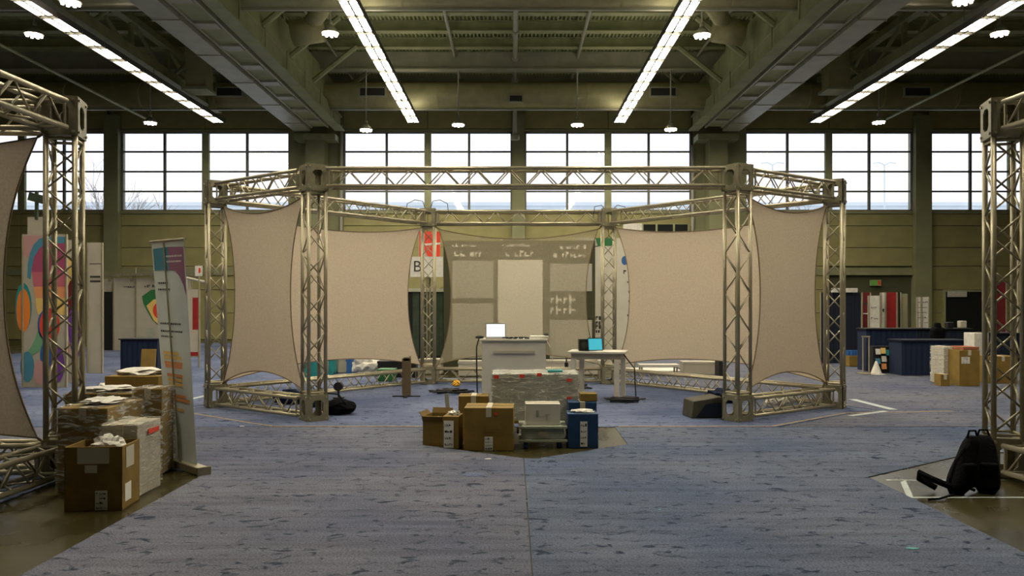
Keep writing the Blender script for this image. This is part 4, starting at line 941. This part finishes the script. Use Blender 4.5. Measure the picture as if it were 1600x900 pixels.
# low things seen under the rear fabrics
def low(label, x0, x1, yt, yb, m, name, cat, depth=.4, legs=False):
    Y = 1.6*F/(yb-475); a = at(x0, yt, Y); b = at(x1, yt, Y); t = thing(name, label, cat, ((a.x+b.x)/2, Y, 0)); W = b.x-a.x; H = a.z
    if legs:
        MB().lim(-W/2, W/2, 0, depth, H-.05, H).build('table_top', M[m], t)
        for sx in (-1, 1):
            for y in (.05, depth-.05): MB().cyl((sx*(W/2-.05), y, 0), (sx*(W/2-.05), y, H-.05), .02, 8).build('leg', M['alu'], t)
    else:
        MB().lim(-W/2, W/2, 0, depth, 0, H).build('body', M[m], t, bevel=.02); MB().lim(-W/2-.01, W/2+.01, -.01, depth+.01, H-.04, H+.01).build('rim', M[m], t)
    return t
low('long white plinth seen under the left rear fabric', 440, 600, 560, 583, 'white_dim', 'plinth', 'plinth')
low('teal bin seen under the left rear fabric', 472, 492, 562, 590, 'teal', 'bin', 'bin'); low('slim teal bin right of the front left tower', 513, 521, 560, 586, 'teal', 'bin', 'bin')
low('blue bin beneath the middle of the left rear fabric', 541, 550, 562, 586, 'bluec', 'bin', 'bin')
crumple('plastic_wrap', 'heap of white plastic wrap seen under the left rear fabric', 'plastic', (at(574,575,17.8).x, 17.8, .22), (.75,.5,.5), M['paper'], 31)
low('black case behind the brown post stand', 590, 650, 565, 590, 'black', 'storage_case', 'case'); low('green tub on the carpet behind the left rear floor truss', 590, 615, 578, 596, 'greenb', 'tub', 'tub')
low('white block under the back left tower gap', 655, 690, 562, 585, 'white_dim', 'plinth', 'plinth')
tag(crumple('glove', 'x', 'x', (at(713,590,15.5).x, 15.5, .05), (.16,.12,.14), M['yellow'], 33), 'small yellow and orange item tucked on the central floor truss', 'toy')
low('white low bench seen under the central fabric left of the counter', 716, 757, 565, 588, 'white', 'plinth', 'bench')
low('long white bench seen under the central fabric right of the counter', 852, 940, 564, 586, 'white', 'plinth', 'bench')
low('wide white table seen under the right rear fabric', 1000, 1062, 570, 588, 'white', 'white_table', 'table', legs=True); low('long white platform beneath the right rear fabric', 985, 1066, 580, 584, 'paper', 'platform', 'platform', .9)
low('white block at the right end under the right rear fabric', 1068, 1122, 566, 586, 'white_dim', 'plinth', 'plinth')
low('dark cabinet behind the right front tower', 1124, 1134, 560, 592, 'black', 'cabinet', 'cabinet')
tag(MB().cyl((at(885,575,17).x,17,0),(at(885,575,17).x,17,.35),.04,8).cyl((at(885,575,17).x,17,.35),(at(885,575,17).x,17,.45),.015,8).build('bottle', M['dark']), 'dark bottle on the floor beyond the central floor truss', 'bottle')
# things between the trusses right side base
crumple('plastic_wrap', 'loose clear and pink wrapping inside the right floor truss', 'plastic', (4.15, 12.35, .08), (.5,.22,.2), M['paper'], 41)
crumple('fabric_heap', 'dark blue cloth heap inside the ring near the right front sail', 'cloth', (3.4, 12.9, .1), (.6,.28,.26), M['navy'], 42)
crumple('fabric_heap', 'dark blue cloth heap inside the left floor truss', 'cloth', (-3.5, 12.75, .1), (.7,.3,.26), M['navy'], 43)

# ---- right background ----
t, L, W, H = board('tall dark navy drape wall beyond the right outer tower', 1282, 1346, 457, None, 21.5, 'navy_dark', 'drape_wall', 'drape')
for x in (1300, 1318, 1333): MB().cyl((L(x,460)[0],-.02,0),(L(x,460)[0],-.02,H),.018,6).build('drape_fold', M['navy_dark'], t)
low('white header box on the navy drape wall', 1318, 1341, 567, 568, 'paper', 'x', 'x') if False else None
t, L, W, H = board('white header on top of the navy drape wall', 1300, 1340, 450, 457, 21.4, 'paper', 'header_board', 'board', zb=at(0,456.9,21.5).z, frame=False)
t, L, W, H = board('dark red booth drape between the navy drape and white poster', 1347, 1360, 457, None, 22, 'dkred', 'drape_panel', 'drape')
blob(t, L, [(1348,473),(1359,473),(1359,476),(1348,476)], 'ink', 'print'); blob(t, L, [(1348,489),(1359,489),(1359,491),(1348,491)], 'paper', 'print')
t, L, W, H = board('white poster board left of the narrow white pillar', 1357, 1375, 462, None, 21.4, 'paper', 'poster_board', 'board')
mb = MB(); xa, za = L(1361, 480); dashes(mb, xa, xa+.15, za, .05, -.008, 2); dashes(mb, xa, xa+.18, za-.3, .05, -.008, 5); mb.build('print', M['ink'], t)
t, L, W, H = board('narrow white pillar beside the bright red panel', 1376, 1383, 457, None, 21.6, 'paper', 'display_pillar', 'pillar'); blob(t, L, ell(1380,485,1.5,3), 'ink', 'print')
board('bright red panel beyond the navy counters', 1384, 1401, 457, None, 21.8, 'red', 'display_board', 'board')
board('narrow black panel right of the bright red panel', 1402, 1407, 457, None, 22, 'dark', 'display_board', 'board')
board('olive panel right of the narrow black panel', 1408, 1417, 459, None, 22.4, 'wall2', 'display_board', 'board')
for a, b, lb in ((1433, 1439, 'narrow white sign left of the speckled white board'), (1440, 1451, 'white board with small specks by the right pilaster')):
    t, L, W, H = board(lb, a, b, 464, None, 26, 'paper', 'poster_board', 'board')
    mb = MB()
    for k in range(5): xa, za = L(a+1.5, 472+8*k); dashes(mb, xa, xa+W*.7, za, .04, -.008, k)
    mb.build('print', M['ink'], t)
skirted('long navy draped counter at the back right', 1354, 1432, 513, 580, 'navy', .5)
skirted('dark draped counter behind the front navy counter', 1433, 1518, 513, 577, 'navy_dark', .5)
skirted('front navy draped counter at right with the sharpest edge', 1409, 1514, 531, 587, 'navy', .6, 'navy_dark')
t = thing('metal_stand', 'thin metal frame stand before the long navy counter', 'stand', (at(1347,580,18.4).x, 18.2, 0))
for x in (-.07, .07): MB().cyl((x,0,.02),(x,0,.85),.015,6).build('upright', M['alu'], t)
MB().lim(-.09,.09,-.02,.02,.84,.87).build('top_bar', M['alu'], t); MB().lim(-.15,.15,-.2,.2,0,.02).build('foot', M['alu_dark'], t)
low('brown carton below the navy drape wall', 1327, 1345, 557, 573, 'card', 'cardboard_box', 'box')
low('pack of blue bottles on the brown carton by the navy drape', 1331, 1345, 549, 573.5, 'bluec', 'bottle_pack', 'bottle pack') if False else None
p = at(1338, 557, 20.2); t = thing('bottle_pack', 'shrink-wrapped pack of blue bottles on the brown carton', 'bottle pack', (p.x, 20.45, at(0,557,20.3).z+.02))
for i in range(4):
    for j in range(2): MB().cyl((-.12+.08*i, -.04+.08*j, 0), (-.12+.08*i, -.04+.08*j, .13), .035, 8).build('bottle', M['bluec'], t)
# literature cart
t = thing('literature_rack', 'dark rack of pale and orange leaflets before the long navy counter', 'rack', (at(1380,582,18.4).x, 18.4, 0))
MB().lim(-.22,.22,.03,.3,0,.62).build('rack_body', M['black'], t)
for (x, z, m) in ((-.12,.5,'paper'), (.0,.52,'ban_yellow'), (.12,.48,'teal'), (.02,.33,'paper'), (.02,.16,'ban_orange'), (-.12,.28,'ban_teal')): MB().box((x, 0, z), (.11,.012,.13), mtx=Matrix.Rotation(R(-12),3,'X')).build('leaflet', M[m], t)
t = thing('white_cone', 'small white cone-shaped stand on the carpet before the leaflet rack', 'stand', (at(1369,582,18.1).x, 18.1, 0))
MB().cyl((0,0,0),(0,0,.3),.13,12,.02).build('cone', M['paper'], t); MB().lim(-.16,.16,-.14,.14,0,.012).build('foot', M['paper'], t)
t = thing('draped_coat', 'dark coat on a high chair between the navy counters', 'chair', (at(1465,580,19.0).x, 19.0, 0))
MB().lim(-.16,.16,-.12,.12,.02,1.05).build('coat', M['black_fab'], t, bevel=.08); MB().cyl((0,0,1.0),(0,0,1.15),.1,10,.06).build('hood', M['black_fab'], t)
for lb, x, m, h in (('small pale carton on the dark draped counter', 1503, 'white_dim', .18), ('small dark bag on the dark draped counter', 1483, 'black', .15)):
    Yc = 1.6*F/(577-475)+.25; zt = at(0,513,Yc-.25).z; p = at(x, 500, Yc); tag(MB().lim(p.x-.08, p.x+.08, Yc-.08, Yc+.08, zt, zt+h).build('small_box' if m != 'black' else 'small_bag', M[m], bevel=.02), lb, 'box' if m != 'black' else 'bag')
# right box pile
carton('white-wrapped carton at the left of the right background pile', at(1475,600,15.9).x, at(1495,600,15.9).x, 15.9, 16.4, 0, .74, m='white_dim', wrap=True)
carton('red-brown carton at the right of the right background pile', at(1499,600,15.5).x, at(1531,600,15.5).x, 15.5, 16.0, 0, .70, m='card', lab=[(-.4,.72,.16,.13)])
t = carton('flat red-brown carton lying on the right background pile', at(1500,600,15.6).x+.02, at(1531,600,15.5).x, 15.52, 15.98, .705, .06, m='card_red', tape=False)
carton('small brown carton in front of the right background pile', at(1470,603,15.5).x, at(1484,603,15.5).x, 15.5, 15.75, 0, .23)
carton('white lidded box behind the red-brown carton at right', at(1514,570,17.2).x, at(1536,570,17.2).x, 17.0, 17.4, 0, .98, m='paper', tape=False)
carton('brown carton seen through the near right tower', at(1545,600,16).x, at(1590,600,16).x, 16, 16.5, 0, .55)
board('dark red drape seen through the near right tower', 1556, 1572, 440, None, 24, 'dkred', 'drape_panel', 'drape')
board('pale panel at the right edge behind the near right tower', 1591, 1640, 404, None, 19, 'white_dim', 'display_board', 'board')
skirted('navy counter seen through the near right tower', 1550, 1600, 520, 580, 'navy_dark')
